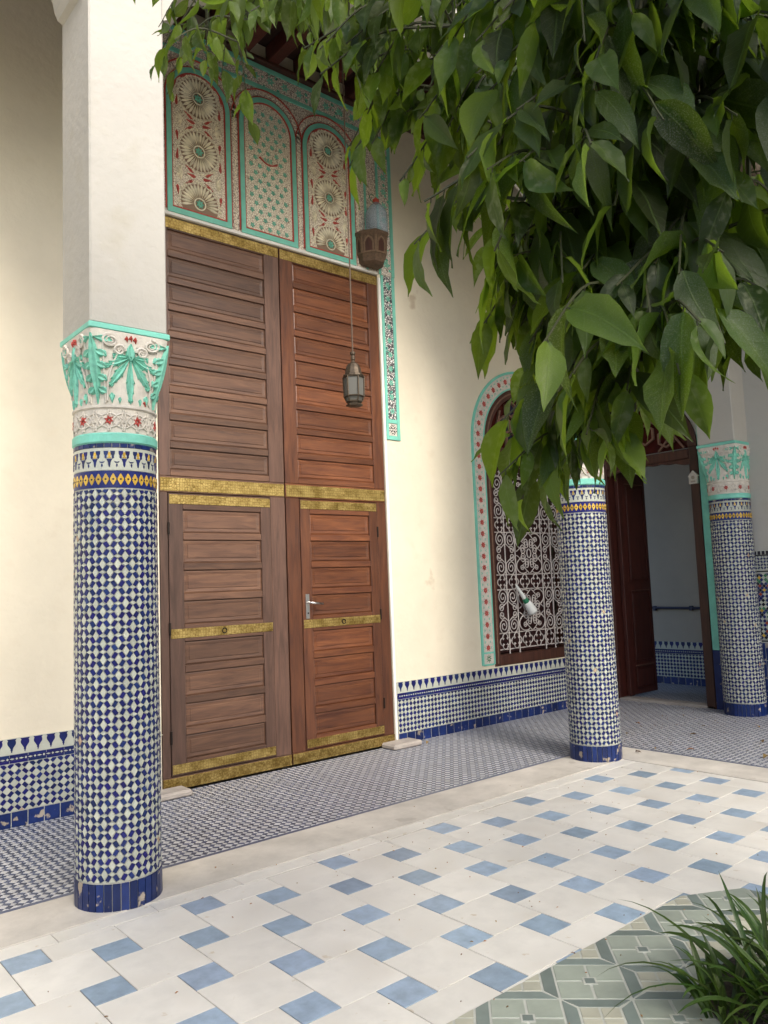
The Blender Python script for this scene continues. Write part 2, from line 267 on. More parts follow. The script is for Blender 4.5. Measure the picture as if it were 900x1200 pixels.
# ------------------------------------------------------------------ mesh builder
class MB:
    def __init__(s): s.v = []; s.f = []; s.m = []; s.r = []; s.uv = None
    def add(s, vs, fs, mi=0, var=None):
        o = len(s.v); s.v += [tuple(p) for p in vs]; var = random.random() if var is None else var
        for f in fs: s.f.append(tuple(i+o for i in f)); s.m.append(mi); s.r.append(var)
    def box(s, x0, x1, y0, y1, z0, z1, mi=0, var=None):
        s.add([(x0,y0,z0),(x1,y0,z0),(x1,y1,z0),(x0,y1,z0),(x0,y0,z1),(x1,y0,z1),(x1,y1,z1),(x0,y1,z1)],
              [(0,3,2,1),(4,5,6,7),(0,1,5,4),(1,2,6,5),(2,3,7,6),(3,0,4,7)], mi, var)
    def bbox(s, x0, x1, y0, y1, z0, z1, b=.004, mi=0):
        """box with chamfered edges"""
        vs = []; X = (x0, x1); Y = (y0, y1); Z = (z0, z1)
        for i in (0,1):
            for j in (0,1):
                for k in (0,1):
                    sx, sy, sz = (1-2*i)*b, (1-2*j)*b, (1-2*k)*b
                    vs += [(X[i], Y[j]+sy, Z[k]+sz), (X[i]+sx, Y[j], Z[k]+sz), (X[i]+sx, Y[j]+sy, Z[k])]
        I = lambda i,j,k,a: (i*4+j*2+k)*3+a
        fs = []
        for i in (0,1): f = [I(i,0,0,0),I(i,1,0,0),I(i,1,1,0),I(i,0,1,0)]; fs.append(f[::-1] if i==0 else f)
        for j in (0,1): f = [I(0,j,0,1),I(1,j,0,1),I(1,j,1,1),I(0,j,1,1)]; fs.append(f if j==0 else f[::-1])
        for k in (0,1): f = [I(0,0,k,2),I(1,0,k,2),I(1,1,k,2),I(0,1,k,2)]; fs.append(f[::-1] if k==0 else f)
        for j in (0,1):
            for k in (0,1): fs.append([I(0,j,k,1),I(1,j,k,1),I(1,j,k,2),I(0,j,k,2)])
        for i in (0,1):
            for k in (0,1): fs.append([I(i,0,k,0),I(i,1,k,0),I(i,1,k,2),I(i,0,k,2)])
            for j in (0,1): fs.append([I(i,j,0,0),I(i,j,1,0),I(i,j,1,1),I(i,j,0,1)])
        for i in (0,1):
            for j in (0,1):
                for k in (0,1): fs.append([I(i,j,k,0),I(i,j,k,1),I(i,j,k,2)])
        s.add(vs, fs, mi)
    def piece(s, pts, fn, h=.003, mi=0, var=None, w0=0., inset=.0012):
        """polygon pts in surface coords; fn(u,v,w)->3D; raised h with a sloped edge"""
        n = len(pts); cu = sum(p[0] for p in pts)/n; cv = sum(p[1] for p in pts)/n
        base = [fn(u, v, w0) for u, v in pts]; top = []
        for u, v in pts:
            d = math.hypot(u-cu, v-cv) or 1; k = max(0, 1-inset/d); top.append(fn(cu+(u-cu)*k, cv+(v-cv)*k, w0+h))
        s.add(base+top, [tuple(range(n, 2*n))]+[(i, (i+1)%n, n+(i+1)%n, n+i) for i in range(n)], mi, var)
    def tube(s, path, r, n=6, mi=0, cap=True, var=None):
        P = [Vector(p) for p in path]; N = len(P)
        rr = r if isinstance(r, (list, tuple)) else [r]*N
        vs = []; a = None
        for i, p in enumerate(P):
            t = (P[min(i+1,N-1)]-P[max(i-1,0)])
            if t.length < 1e-9: t = Vector((0,0,1))
            t.normalize()
            if a is None: a = t.orthogonal().normalized()
            else:
                a = a - t*a.dot(t)
                a = a.normalized() if a.length > 1e-6 else t.orthogonal().normalized()
            b = t.cross(a)
            for k in range(n): q = 2*math.pi*k/n; vs.append(p+(a*math.cos(q)+b*math.sin(q))*rr[i])
        fs = [(i*n+k, i*n+(k+1)%n, (i+1)*n+(k+1)%n, (i+1)*n+k) for i in range(N-1) for k in range(n)]
        if cap: fs += [tuple(range(n))[::-1], tuple((N-1)*n+k for k in range(n))]
        s.add(vs, fs, mi, var)
    def lathe(s, prof, cx, cy, n=48, mi=0, cap=True, ph=0, a0=0, a1=2*math.pi):
        vs = []
        for r, z in prof:
            for k in range(n): q = 2*math.pi*k/n+ph; vs.append((cx+r*math.cos(q), cy+r*math.sin(q), z))
        L = len(prof)
        fs = [(i*n+k, i*n+(k+1)%n, (i+1)*n+(k+1)%n, (i+1)*n+k) for i in range(L-1) for k in range(n)]
        if cap: fs += [tuple(range(n))[::-1], tuple((L-1)*n+k for k in range(n))]
        s.add(vs, fs, mi)
    def ribbon(s, path, w, fn, h=.004, mi=0, w0=0., closed=False):
        """flat raised ribbon along a 2D path in surface coords"""
        N = len(path); L = []; Rr = []
        for i, p in enumerate(path):
            if closed: a = path[i-1]; b = path[(i+1)%N]
            else: a = path[max(i-1,0)]; b = path[min(i+1,N-1)]
            tx, ty = b[0]-a[0], b[1]-a[1]; d = math.hypot(tx, ty) or 1; nx, ny = -ty/d*w/2, tx/d*w/2
            L.append((p[0]+nx, p[1]+ny)); Rr.append((p[0]-nx, p[1]-ny))
        vs = [fn(*q, w0) for q in L]+[fn(*q, w0+h) for q in L]+[fn(*q, w0+h) for q in Rr]+[fn(*q, w0) for q in Rr]
        fs = []
        for i in range(N if closed else N-1):
            j = (i+1) % N
            for k in range(3): fs.append((k*N+i, k*N+j, (k+1)*N+j, (k+1)*N+i))
        s.add(vs, fs, mi)
    def lobe(s, p, q, wd, fn, h=.008, mi=0, n=6, w0=0., bend=0., fat=.45):
        """lens-shaped raised leaf lobe from p to q in surface coords"""
        dx, dy = q[0]-p[0], q[1]-p[1]; L = math.hypot(dx, dy) or 1e-6; ux, uy = dx/L, dy/L
        vs = []
        for i in range(n+1):
            t = i/n; hw = wd/2*math.sin(math.pi*min(1, t**fat if t > 0 else 0)) if 0 < i < n else wd*.03
            b = bend*math.sin(math.pi*t)
            cx, cy = p[0]+dx*t-uy*b, p[1]+dy*t+ux*b; hh = h*(.35+.65*math.sin(math.pi*(.15+.7*t)))
            vs += [fn(cx-uy*hw, cy+ux*hw, w0), fn(cx-uy*hw*.55, cy+ux*hw*.55, w0+hh), fn(cx, cy, w0+hh*.55), fn(cx+uy*hw*.55, cy-ux*hw*.55, w0+hh), fn(cx+uy*hw, cy-ux*hw, w0)]
        fs = [(i*5+k, i*5+k+1, i*5+k+6, i*5+k+5) for i in range(n) for k in range(4)]
        s.add(vs, fs, mi)
    def mesh(s, name, mats, smooth=False):
        me = bpy.data.meshes.new(name); me.from_pydata(s.v, [], s.f)
        for m in (mats if isinstance(mats, (list, tuple)) else [mats]): me.materials.append(M[m] if isinstance(m, str) else m)
        me.polygons.foreach_set('material_index', s.m)
        a = me.attributes.new('var', 'FLOAT', 'FACE'); a.data.foreach_set('value', s.r)
        if smooth: me.polygons.foreach_set('use_smooth', [True]*len(me.polygons))
        if s.uv:
            ul = me.uv_layers.new(name='UVMap'); fl = []
            for f in s.f:
                for i in f: fl += s.uv[i]
            ul.data.foreach_set('uv', fl)
        me.update(); return me
    def build(s, name, mats, parent=None, smooth=False, **kw):
        o = bpy.data.objects.new(name, s.mesh(name, mats, smooth)); col.objects.link(o)
        attach(o, parent); tag(o, **kw); return o
WORLD = {}
def wloc(o): return WORLD.get(o.name, Vector((0,0,0)))
def attach(o, parent, loc=(0,0,0)):
    loc = Vector(loc)
    if parent: o.parent = parent; o.location = loc - wloc(parent)
    else: o.location = loc
    WORLD[o.name] = loc
def tag(o, label=None, cat=None, group=None, kind=None):
    for k, v in (('label', label), ('category', cat), ('group', group), ('kind', kind)):
        if v: o[k] = v
    return o
def thing(name, loc, label, cat, group=None, kind=None):
    o = bpy.data.objects.new(name, None); col.objects.link(o); o.empty_display_size = .1
    attach(o, None, loc); return tag(o, label, cat, group, kind)
def inst(name, me, loc, parent=None, rot=None, scale=None):
    o = bpy.data.objects.new(name, me); col.objects.link(o); attach(o, parent, loc)
    if rot is not None: o.rotation_mode = 'QUATERNION'; o.rotation_quaternion = rot
    if scale: o.scale = (scale,)*3
    return o
def clip(poly, a, b, c):
    """keep a*x+b*y<=c"""
    out = []
    for i, p in enumerate(poly):
        q = poly[(i+1) % len(poly)]; dp = a*p[0]+b*p[1]-c; dq = a*q[0]+b*q[1]-c
        if dp <= 0: out.append(p)
        if dp*dq < 0: t = dp/(dp-dq); out.append((p[0]+(q[0]-p[0])*t, p[1]+(q[1]-p[1])*t))
    return out
def area(p): return abs(sum(p[i-1][0]*p[i][1]-p[i][0]*p[i-1][1] for i in range(len(p))))/2
def wallA(u, v, w_): return (u, -w_, v)          # plane y=0 facing -y
def flat(u, v, w_): return (u, v, w_)

def rhombs(U0, U1, V0, V1, hu, hv, a, g=.0012):
    """zellij field: big lozenges, small lozenges and bars. yields (kind, pts)"""
    # solve b: b+d=hv, d=c*a/b, c=hu-a
    c = hu-a; disc = max(hv*hv-4*a*c, 0); b = (hv+math.sqrt(disc))/2; d = hv-b
    nu = int(round((U1-U0)/(2*hu)))+2; nv = int((V1-V0)/(2*hv))+2
    L = math.hypot(a, b); ex, ey = g*1.0, g*1.0
    def sh(pts, g):
        cx = sum(p[0] for p in pts)/len(pts); cy = sum(p[1] for p in pts)/len(pts)
        return [(cx+(x-cx)*(1-g/max(1e-6, math.hypot(x-cx, y-cy))), cy+(y-cy)*(1-g/max(1e-6, math.hypot(x-cx, y-cy)))) for x, y in pts]
    for j in range(-1, nv*2):
        for i in range(-1, nu*2):
            x, y = U0+i*hu, V0+j*hv
            if (i+j) % 2 == 0:
                yield 'big', sh([(x-a, y), (x, y-b), (x+a, y), (x, y+b)], g*1.6)
                for sx in (1, -1):
                    for sy in (1, -1):
                        # bar on the edge (a,0)-(0,b) pushed outward to the small lozenges
                        if sx == 1 or True:
                            p = [(x+sx*a, y), (x, y+sy*b), (x+sx*c, y+sy*(b+d)), (x+sx*hu, y+sy*d)]
                            if sy == 1: yield 'bar', sh(p, g*1.3)
            else:
                yield 'small', sh([(x-c, y), (x, y-d), (x+c, y), (x, y+d)], g*1.6)
def field(mb, U0, U1, V0, V1, hu, hv, a, fn, mis=(0, 1), h=.003, wrap=False, w0=0, pick=None, g=.0012, jit=0):
    """fill the rectangle with zellij pieces; pick(pts) may take a bar away as an object"""
    for k, pts in rhombs(U0, U1, V0, V1, hu, hv, a, g):
        cu = sum(p[0] for p in pts)/4
        if wrap:
            if not (U0-1e-6 <= cu < U1-1e-6): continue
        else:
            pts = clip(clip(pts, -1, 0, -U0), 1, 0, U1)
            if len(pts) < 3: continue
        pts = clip(clip(pts, 0, -1, -V0), 0, 1, V1)
        if len(pts) < 3 or area(pts) < 2e-5: continue
        if pick and k == 'bar' and len(pts) == 4 and pick(pts): continue
        if jit: pts = [(u+random.uniform(-jit, jit), v+random.uniform(-jit, jit)) for u, v in pts]
        mb.piece(pts, fn, h*random.uniform(.8, 1.2) if jit else h, mis[2] if len(mis) > 2 and random.random() < .003 else (mis[1] if k == 'bar' else mis[0]), w0=w0)
def arc(cx, cy, r, a0, a1, n): return [(cx+r*math.cos(a0+(a1-a0)*i/n), cy+r*math.sin(a0+(a1-a0)*i/n)) for i in range(n+1)]

#==================================================================== GROUND
mb = MB(); mb.box(-60, 60, -60, 60, -.5, -.06)
mb.build('ground', 'earth', kind='structure')
mb = MB(); mb.box(-6, 9.6, 0.0, 1.0, -.05, -.012); mb.box(-6, 5.03, -9, -1.77, -.05, -.004)
floor_y = mb.build('courtyard_floor', 'tile_joint', kind='structure')
# Pythagorean paving: 0.30 m cream squares, 0.15 m blue squares
s_, L_ = .1515, .3005; ox, oy = .664, -1.954
def tile_mesh(name, a, m):
    mb = MB(); g = .0021; mb.bbox(-a/2+g, a/2-g, -a/2+g, a/2-g, -.02, 0, .0006); return mb.mesh(name, m)
cream_me = tile_mesh('paving_tile', L_, 'tile_cream'); blue_me = tile_mesh('blue_tile', s_, 'tile_blue')
BED = [(1.0, -3.41), (2.93, -3.41), (3.2, -3.56), (3.2, -5.2), (1.0, -5.2)]
def inbed(x, y): return 1.15 < x < 3.05 and -5.1 < y < -3.58
def in_view(x, y, m=.5):
    d = Vector((x, y, 0))-CAM; z = d.dot(fw)
    return z > .3 and abs(d.dot(r2)/z) < .5+m*.3 and abs(d.dot(u2)/z) < .66+m*.3
nt = 0
for i in range(-14, 26):
    for j in range(-22, 14):
        bx, by = ox+i*L_-j*s_, oy-i*s_-j*L_
        for cx, cy, a, me, nm in ((bx, by, s_, blue_me, 'blue_tile'), (bx+s_/2+L_/2, by-s_/2+L_/2, L_, cream_me, 'paving_tile')):
            x0, x1, y0, y1 = cx-a/2, cx+a/2, cy-a/2, cy+a/2
            if x0 > 5.02 or y0 > -1.89 or x1 < -1.2 or y1 < -5.2 or inbed(cx, cy) or not in_view(cx, cy, 1.0): continue
            nt += 1
            if x1 > 5.03 or y1 > -1.876:
                x1 = min(x1, 5.03); y1 = min(y1, -1.876)
                if x1-x0 < .01 or y1-y0 < .01: continue
                mb = MB(); g = .0018; mb.bbox(x0+g, x1-g, y0+g, y1-g, -.02, 0, .0006)
                o = bpy.data.objects.new(nm, mb.mesh(nm, 'tile_cream' if a > .2 or y1-y0 < .06 or x1-x0 < .06 else 'tile_blue')); col.objects.link(o); attach(o, floor_y, (0, 0, random.uniform(-.0008, .0008)))
            else:
                o = inst(nm, me, (cx, cy, random.uniform(-.0008, .0008)), floor_y, Matrix.Rotation(random.choice((0, 1, 2, 3))*math.pi/2, 3, 'Z').to_quaternion())
for k in range(14):
    x0 = -.9+.4285*k; mb = MB(); mb.bbox(x0+.0018, min(x0+.4285, 5.03)-.0018, -1.8742, -1.7718, -.02, .0005, .0006); o = mb.build('edge_tile', 'tile_cream', floor_y)
# concrete kerb strip, an L round the court
mb = MB()
for x0, x1, y0, y1 in ((-6, 5.03, -1.77, -1.40), (5.03, 5.40, -9, -1.40)):
    nx = max(1, int((x1-x0)/.5)); ny = max(1, int((y1-y0)/.5))
    mb.box(x0+.001, x1-.001, y0, y1-.001, -.08, .006)
mb.build('kerb_strip', 'concrete', kind='structure')
# gallery mosaic floor
mb = MB(); mb.box(-6, 7.53, -1.40, 0, -.05, .002); mb.box(5.40, 7.53, -9, -1.401, -.05, .002)
gfl = mb.build('gallery_floor', 'mosaic_joint', kind='structure')
mb = MB()
P = .0445
field(mb, -.9, 7.52, -1.36, -.005, P, P, P*.60, flat, (0, 1), .002, w0=.0025, g=.0016)
field(mb, 5.44, 7.52, -3.6, -1.362, P, P, P*.60, flat, (0, 1), .002, w0=.0025, g=.0016)
mb.build('floor_mosaic', ['mosaic_light', 'mosaic_dark'], gfl, kind='stuff')
mb = MB(); mb.box(-6, 5.44, -1.398, -1.372, -.02, .0055); mb.box(5.402, 5.43, -9, -1.41, -.02, .0055)
mb.build('border_line', 'mosaic_dark', gfl)
# green mosaic bed surround
def prism(mb, pts, z0, z1, mi=0):
    n = len(pts); mb.add([(x, y, z0) for x, y in pts]+[(x, y, z1) for x, y in pts], [tuple(range(n, 2*n)), tuple(range(n))[::-1]]+[(i, (i+1) % n, n+(i+1) % n, n+i) for i in range(n)], mi)
mb = MB(); prism(mb, BED[::-1], -.03, .0055)
bed = mb.build('planter_surround', 'bed_joint', kind='structure')
def bedclip(p):
    for i in range(5):
        (x0, y0), (x1, y1) = BED[i], BED[(i+1) % 5]
        a, b = -(y1-y0), (x1-x0); p = clip(p, a, b, a*x0+b*y0)
        if len(p) < 3: return p
    return p
def bedpiece(pts, mt, nm, lift=0):
    cx = sum(p[0] for p in pts)/len(pts); cy = sum(p[1] for p in pts)/len(pts)
    if not in_view(cx, cy, .6) or (cx-2.45)**2+(cy+4.28)**2 < .46**2: return
    p = bedclip(pts)
    if len(p) < 3 or area(p) < 1e-4: return
    mb = MB(); mb.piece(p, flat, .0045, 0, w0=.003+lift, inset=.003); mb.build(nm, mt, bed)
def rot45(u, v, c): k = math.sqrt(.5); return (c[0]+(u-v)*k, c[1]+(u+v)*k)
H = .3325; S = H*math.sqrt(.5)/2     # half side of the diamonds
for i in range(-4, 6):
    for j in range(-7, 2):
        for half in (0, 1):
            c = (2.047+(i+half*.5)*H, -3.570+(j+half*.5)*H); g = .0035
            q = lambda *pts: [rot45(u, v, c) for u, v in pts]
            if not half:
                e = .022
                for su in (1, -1):
                    for sv in (1, -1):
                        bedpiece(q((su*g, sv*g), (su*(S-g), sv*g), (su*(S-g), sv*(S-g)), (su*g, sv*(S-g)))[::su*sv], 'bed_light', 'light_tile')
                bedpiece(q((-e-g, -e-g), (e+g, -e-g), (e+g, e+g), (-e-g, e+g)), 'bed_joint', 'tile_joint', .0012)
                bedpiece(q((-e+g, -e+g), (e-g, -e+g), (e-g, e-g), (-e+g, e-g)), 'bed_dark', 'dark_tile', .0024)
            else:
                w0 = .050; t = S-g; n_ = S-w0
                for k in range(4):
                    rr = lambda u, v: [(u, v), (-v, u), (-u, -v), (v, -u)][k]
                    bedpiece(q(rr(-t+g, -t), rr(t-g, -t), rr(n_-g, -n_-g), rr(-n_+g, -n_-g)), 'bed_dark', 'dark_band')
                for su in (1, -1):
                    for sv in (1, -1):
                        bedpiece(q((su*g*.8, sv*g*.8), (su*(n_-g), sv*g*.8), (su*(n_-g), sv*(n_-g)), (su*g*.8, sv*(n_-g)))[::su*sv], 'bed_beige', 'beige_tile')
# soil of the planting hole
mb = MB(); ring = [(2.45+.47*math.cos(2*math.pi*k/28)*random.uniform(.9, 1.02), -4.28+.47*math.sin(2*math.pi*k/28)*random.uniform(.9, 1.02)) for k in range(28)]
mb.add([(x, y, .011) for x, y in ring]+[(2.45, -4.28, .05)], [(k, (k+1) % 28, 28) for k in range(28)]); mb.build('soil', 'soil', kind='structure', smooth=True)
# dirt specks and bits of dry flower on the tiles
mb = MB()
for _ in range(420):
    x, y = random.uniform(.3, 5.0), random.uniform(-4.2, -1.5)
    if random.random() > .25 + .75*math.exp(-((x-2.4)**2+(y+3.3)**2)/1.2): continue
    a = random.random()*6.28; l = random.uniform(.002, .009); wd = random.uniform(.0015, .003)
    dx, dy = math.cos(a), math.sin(a)
    mb.tube([(x-dx*l, y-dy*l, .009), (x, y, .011), (x+dx*l*.8, y+dy*l*.7+.002, .009)], [wd*.5, wd, wd*.4], 4)
for _ in range(160):
    x, y = random.uniform(5.5, 7.4), random.uniform(-2.4, -.1); a = random.random()*6.28; l = random.uniform(.004, .014)
    mb.tube([(x, y, .009), (x+math.cos(a)*l, y+math.sin(a)*l, .010)], .002, 4)
mb.build('ground_debris', 'pot_leaf_dead', kind='stuff', label='scattered dry specks and twigs over the floor tiles', cat='debris')

#==================================================================== WALLS
XB = 7.53
# opening of the big door 2.12..4.27 x 0..4.225 ; window 5.60..6.835, arch springs at 2.79
DX0, DX1, DZ = 2.12, 4.268, 4.222
WX0, WX1, WZ0, WZS = 5.60, 6.834, .545, 2.79
WC = (WX0+WX1)/2; WR = (WX1-WX0)/2
TH = .30
wall = thing('gallery_wall', (2, .15, 0), 'cream plastered wall around the tall brown double door, with blue tile skirting', 'wall')
mb = MB()
mb.box(-6, DX0, 0, TH, 0, 6.2); mb.box(DX0, DX1, 0, TH, DZ, 6.2); mb.box(DX1, WX0, 0, TH, 0, 6.2)
mb.box(WX0, WX1, 0, TH, 0, WZ0); mb.box(WX1, XB, 0, TH, 0, 6.2)
# above the arched window
ar = arc(WC, WZS, WR, math.pi, 0, 24)
pts = ar+[(WX1, 6.2), (WX0, 6.2)]
n = len(pts)
mb.add([(x, 0, z) for x, z in pts]+[(x, TH, z) for x, z in pts], [tuple(range(n))[::-1], tuple(range(n, 2*n))]+[(i, (i+1) % n, n+(i+1) % n, n+i) for i in range(n)])
mb.build('plaster', 'plaster', wall)
mb = MB(); mb.box(-6, XB+.2, TH+.02, TH+.05, -.05, 6.2); mb.build('back_lining', 'dark_void', wall)
# white plaster reveal on the right of the door
mb = MB(); mb.bbox(DX1+.002, DX1+.03, -.012, .0, .0, DZ-.02, .004); mb.build('door_reveal', 'white_edge', wall)

def merlon(mb, cx, z0, z1, w_, fn, mi, h=.003, w0=0):
    H_ = z1-z0; P_ = [(0, 0), (.07, .05), (.05, .13), (.13, .17), (.10, .26), (.24, .42), (.44, .62), (.46, .78), (.38, .88), (.50, 1)]
    pts = [(cx+x*w_, z0+y*H_) for x, y in P_]+[(cx-x*w_, z0+y*H_) for x, y in reversed(P_[1:])]
    mb.piece(pts, fn, h, mi, w0=w0, inset=.001)
def dado(parent, u0, u1, fn, lozenge, named=True, name_view=True):
    """tile skirting: base tiles, zellij field, chain band, merlons. total height 0.537"""
    m0 = MB(); vs = [fn(u0, 0, 0), fn(u1, 0, 0), fn(u1, .537, 0), fn(u0, .537, 0)]
    vs2 = [fn(u0, 0, .012), fn(u1, 0, .012), fn(u1, .537, .012), fn(u0, .537, .012)]
    m0.add(vs+vs2, [(4,5,6,7),(0,1,5,4),(1,2,6,5),(2,3,7,6),(3,0,4,7)])
    d = m0.build('tile_skirting', 'grout', parent)
    n = max(1, round((u1-u0)/.098)); wd = (u1-u0)/n
    for i in range(n):
        mb = MB(); a = u0+i*wd+.0022; b = u0+(i+1)*wd-.0022
        mb.piece([(a, .003), (b, .003), (b, .094), (a, .094)], fn, .004, 0, w0=.012, inset=.003)
        mb.build('base_tile', 'glaze_base', d)
    mb = MB(); P = .0425
    if lozenge: field(mb, u0+.002, u1-.002, .099, .385, .0435, .0435, .0205, fn, (0, 1), .003, w0=.012)
    else: field(mb, u0+.002, u1-.002, .099, .385, P, P, P*.6, fn, (0, 1, 2), .003, w0=.012, jit=.0009)
    mb.build('zellij_field', ['glaze_white', 'glaze_blue', 'bare_clay'], d, kind='stuff')
    mb = MB()
    for v0, v1 in ((.389, .404), (.424, .439)):
        n = max(1, round((u1-u0)/.11)); wd = (u1-u0)/n
        for i in range(n): mb.piece([(u0+i*wd+.001, v0), (u0+(i+1)*wd-.001, v0), (u0+(i+1)*wd-.001, v1), (u0+i*wd+.001, v1)], fn, .003, 0, w0=.012)
    mb.piece([(u0, .4045), (u1, .4045), (u1, .4235), (u0, .4235)], fn, .0012, 0, w0=.012)
    n = max(1, round((u1-u0)/.054)); wd = (u1-u0)/n
    for i in range(n):
        c = u0+(i+.5)*wd; mb.piece([(c-.0085, .414), (c, .4055), (c+.0085, .414), (c, .4225)], fn, .003, 1, w0=.0122)
        c += wd/2; mb.piece([(c-.016, .414), (c, .408), (c+.016, .414), (c, .420)], fn, .003, 1, w0=.0122)
    mb.build('chain_band', ['glaze_blue', 'glaze_white'], d)
    mb = MB(); mb.piece([(u0, .4405), (u1, .4405), (u1, .536), (u0, .536)], fn, .002, 0, w0=.012); mb.build('frieze_ground', 'glaze_white', d)
    n = max(1, round((u1-u0)/.0775)); wd = (u1-u0)/n
    for i in range(n):
        mb = MB(); merlon(mb, u0+(i+.5)*wd, .452, .535, .056, fn, 0, .003, .0142); mb.build('merlon', 'glaze_blue', d)
dado(wall, -1.4, DX0-.01, wallA, False)
dado(wall, DX1+.034, 7.50, wallA, True)

# side wall with the open doorway
SY0, SY1, SZ = -.03, -1.245, 3.33       # frame outer edges, arch top
side = thing('side_wall', (XB, -2, 0), 'pale plastered side wall holding the open doorway and a tall mosaic skirting', 'wall')
mb = MB()
mb.box(XB, XB+.2, SY0+.001, TH, 0, 6.2); mb.box(XB, XB+.2, -9, SY1, 0, 6.2)
ycs = (SY0+SY1)/2; rs = (SY0-SY1)/2; zs = SZ-rs
ar = arc(ycs, zs, rs, math.pi, 0, 20)
pts = ar+[(SY0, 6.2), (SY1, 6.2)]; n = len(pts)
mb.add([(XB, y, z) for y, z in pts]+[(XB+.2, y, z) for y, z in pts], [tuple(range(n)), tuple(range(n, 2*n))[::-1]]+[(i, (i+1) % n, n+(i+1) % n, n+i) for i in range(n)])
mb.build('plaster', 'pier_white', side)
def wallB(u, v, w_): return (XB-w_, -u, v)        # u = -y
# tall star mosaic dado right of the engaged column
mb = MB(); mb.box(XB-.012, XB, -4.6, -1.60, 0, 1.585); sk = mb.build('tile_skirting', 'grout', side)
mb = MB()
P = .040
fld = []
for k, pts in rhombs(1.62, 4.0, .72, 1.36, P, P, P*.5):
    pts = clip(clip(clip(clip(pts, -1, 0, -1.62), 1, 0, 4.0), 0, -1, -.72), 0, 1, 1.36)
    if len(pts) < 3 or area(pts) < 2e-5: continue
    mb.piece(pts, wallB, .003, random.choice((0, 0, 0, 3, 4)) if k == 'small' else (0 if k == 'big' and random.random() < .55 else random.choice((1, 2, 5, 6, 1))), w0=.012)
field(mb, 1.62, 4.0, 1.40, 1.53, .03, .03, .018, wallB, (0, 1), .003, w0=.012)
for i in range(60): u = 1.62+i*.04; mb.piece([(u+.003, 1.545), (u+.03, 1.545), (u+.03, 1.58), (u+.003, 1.58)], wallB, .003, 6, w0=.012)
for v in (.70, 1.375, 1.532): mb.piece([(1.61, v), (4.0, v), (4.0, v+.012), (1.61, v+.012)], wallB, .003, 6, w0=.012)
mb.build('star_mosaic', ['glaze_white', 'glaze_blue', 'glaze_green', 'glaze_yellow', 'glaze_red', 'glaze_blue', 'glaze_black'], sk, kind='stuff')
for i in range(12):
    for j in range(4):
        mb = MB(); a = 1.615+i*.17; b = .004+j*.172; mb.piece([(a+.002, b), (a+.168, b), (a+.168, b+.168), (a+.002, b+.168)], wallB, .004, 0, w0=.012, inset=.003); mb.build('base_tile', 'glaze_base', sk)
# turquoise painted margin with blue foot beside the door frame
mb = MB(); mb.bbox(XB-.014, XB, SY1-.16, SY1-.002, .60, 3.1, .003); mb.build('painted_margin', 'turquoise', side)
mb = MB(); mb.bbox(XB-.016, XB, SY1-.16, SY1-.002, .004, .60, .003); mb.build('painted_foot', 'glaze_base', side)

# room behind the doorway
room = thing('inner_room', (8.4, 0, 0), 'dim grey room seen through the open doorway, tiled skirting on its wall', 'room')
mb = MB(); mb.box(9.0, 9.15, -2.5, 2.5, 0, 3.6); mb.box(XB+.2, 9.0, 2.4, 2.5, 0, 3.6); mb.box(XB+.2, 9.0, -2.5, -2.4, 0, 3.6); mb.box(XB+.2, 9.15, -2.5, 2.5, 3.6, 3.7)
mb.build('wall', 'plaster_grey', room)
dado(room, -1.1, 1.3, lambda u, v, w_: (9.0-w_, -u, v), True)
mb = MB(); mb.box(XB+.001, 9.0, -2.5, 2.5, -.05, .0); rf = mb.build('floor', 'mosaic_joint', room)
mb = MB(); field(mb, XB+.22, 8.98, -1.2, 1.0, .0445, .0445, .0445*.6, flat, (0, 1), .002, w0=.0005, g=.0016); mb.build('floor_mosaic', ['mosaic_light', 'mosaic_dark'], rf, kind='stuff')
mb = MB(); mb.bbox(XB-.02, XB+.16, SY1+.02, SY0-.02, -.02, .03, .006); mb.build('threshold', 'stone', room)
mb = MB(); mb.tube([(8.97, 2.3, .985), (8.97, -2.3, .935)], .016, 8); pipe = mb.build('wall_pipe', 'pipe_blue', smooth=True, label='dark blue pipe running along the wall of the dim room', cat='pipe')
for y in (.9, .25, -.25, -.9):
    mb = MB(); mb.bbox(8.955, 9.0, y-.02, y+.02, .925+.0109*(y+2.3)/2.3*.0+.0, .985, .004); mb.build('pipe_clip', 'pipe_blue', pipe)

#==================================================================== ROOF
roof = thing('gallery_roof', (2, -1, 5.8), 'dark timber ceiling over the tiled gallery, behind the leaves', 'roof')
mb = MB(); mb.box(-6, XB, -2.0, 0, 5.95, 6.2); mb.box(4.7, XB, -9, -2.001, 5.95, 6.2); mb.build('deck', 'wood_ceiling', roof)
for i in range(34):
    x = -2.2+i*.28
    if x > XB-.1: break
    mb = MB(); mb.bbox(x, x+.10, -1.9, -.002, 5.80, 5.95, .006); mb.build('rafter', 'wood_maroon', roof)
for i in range(26):
    y = -2.05-i*.28; mb = MB(); mb.bbox(4.8, XB-.002, y-.1, y, 5.80, 5.95, .006); mb.build('rafter', 'wood_maroon', roof)
mb = MB(); mb.bbox(-2, XB-.01, -.06, -.001, 5.765, 5.80, .004); mb.build('cornice', 'wood_brown', roof)
beam = thing('lintel_beam', (2, -1.58, 4.95), 'white plastered beam carried by the square piers above the columns', 'beam')
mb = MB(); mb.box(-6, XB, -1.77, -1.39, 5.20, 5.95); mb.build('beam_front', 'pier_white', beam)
mb = MB(); mb.box(4.76, 5.14, -9, -1.771, 5.20, 5.95); mb.build('beam_return', 'pier_white', beam)

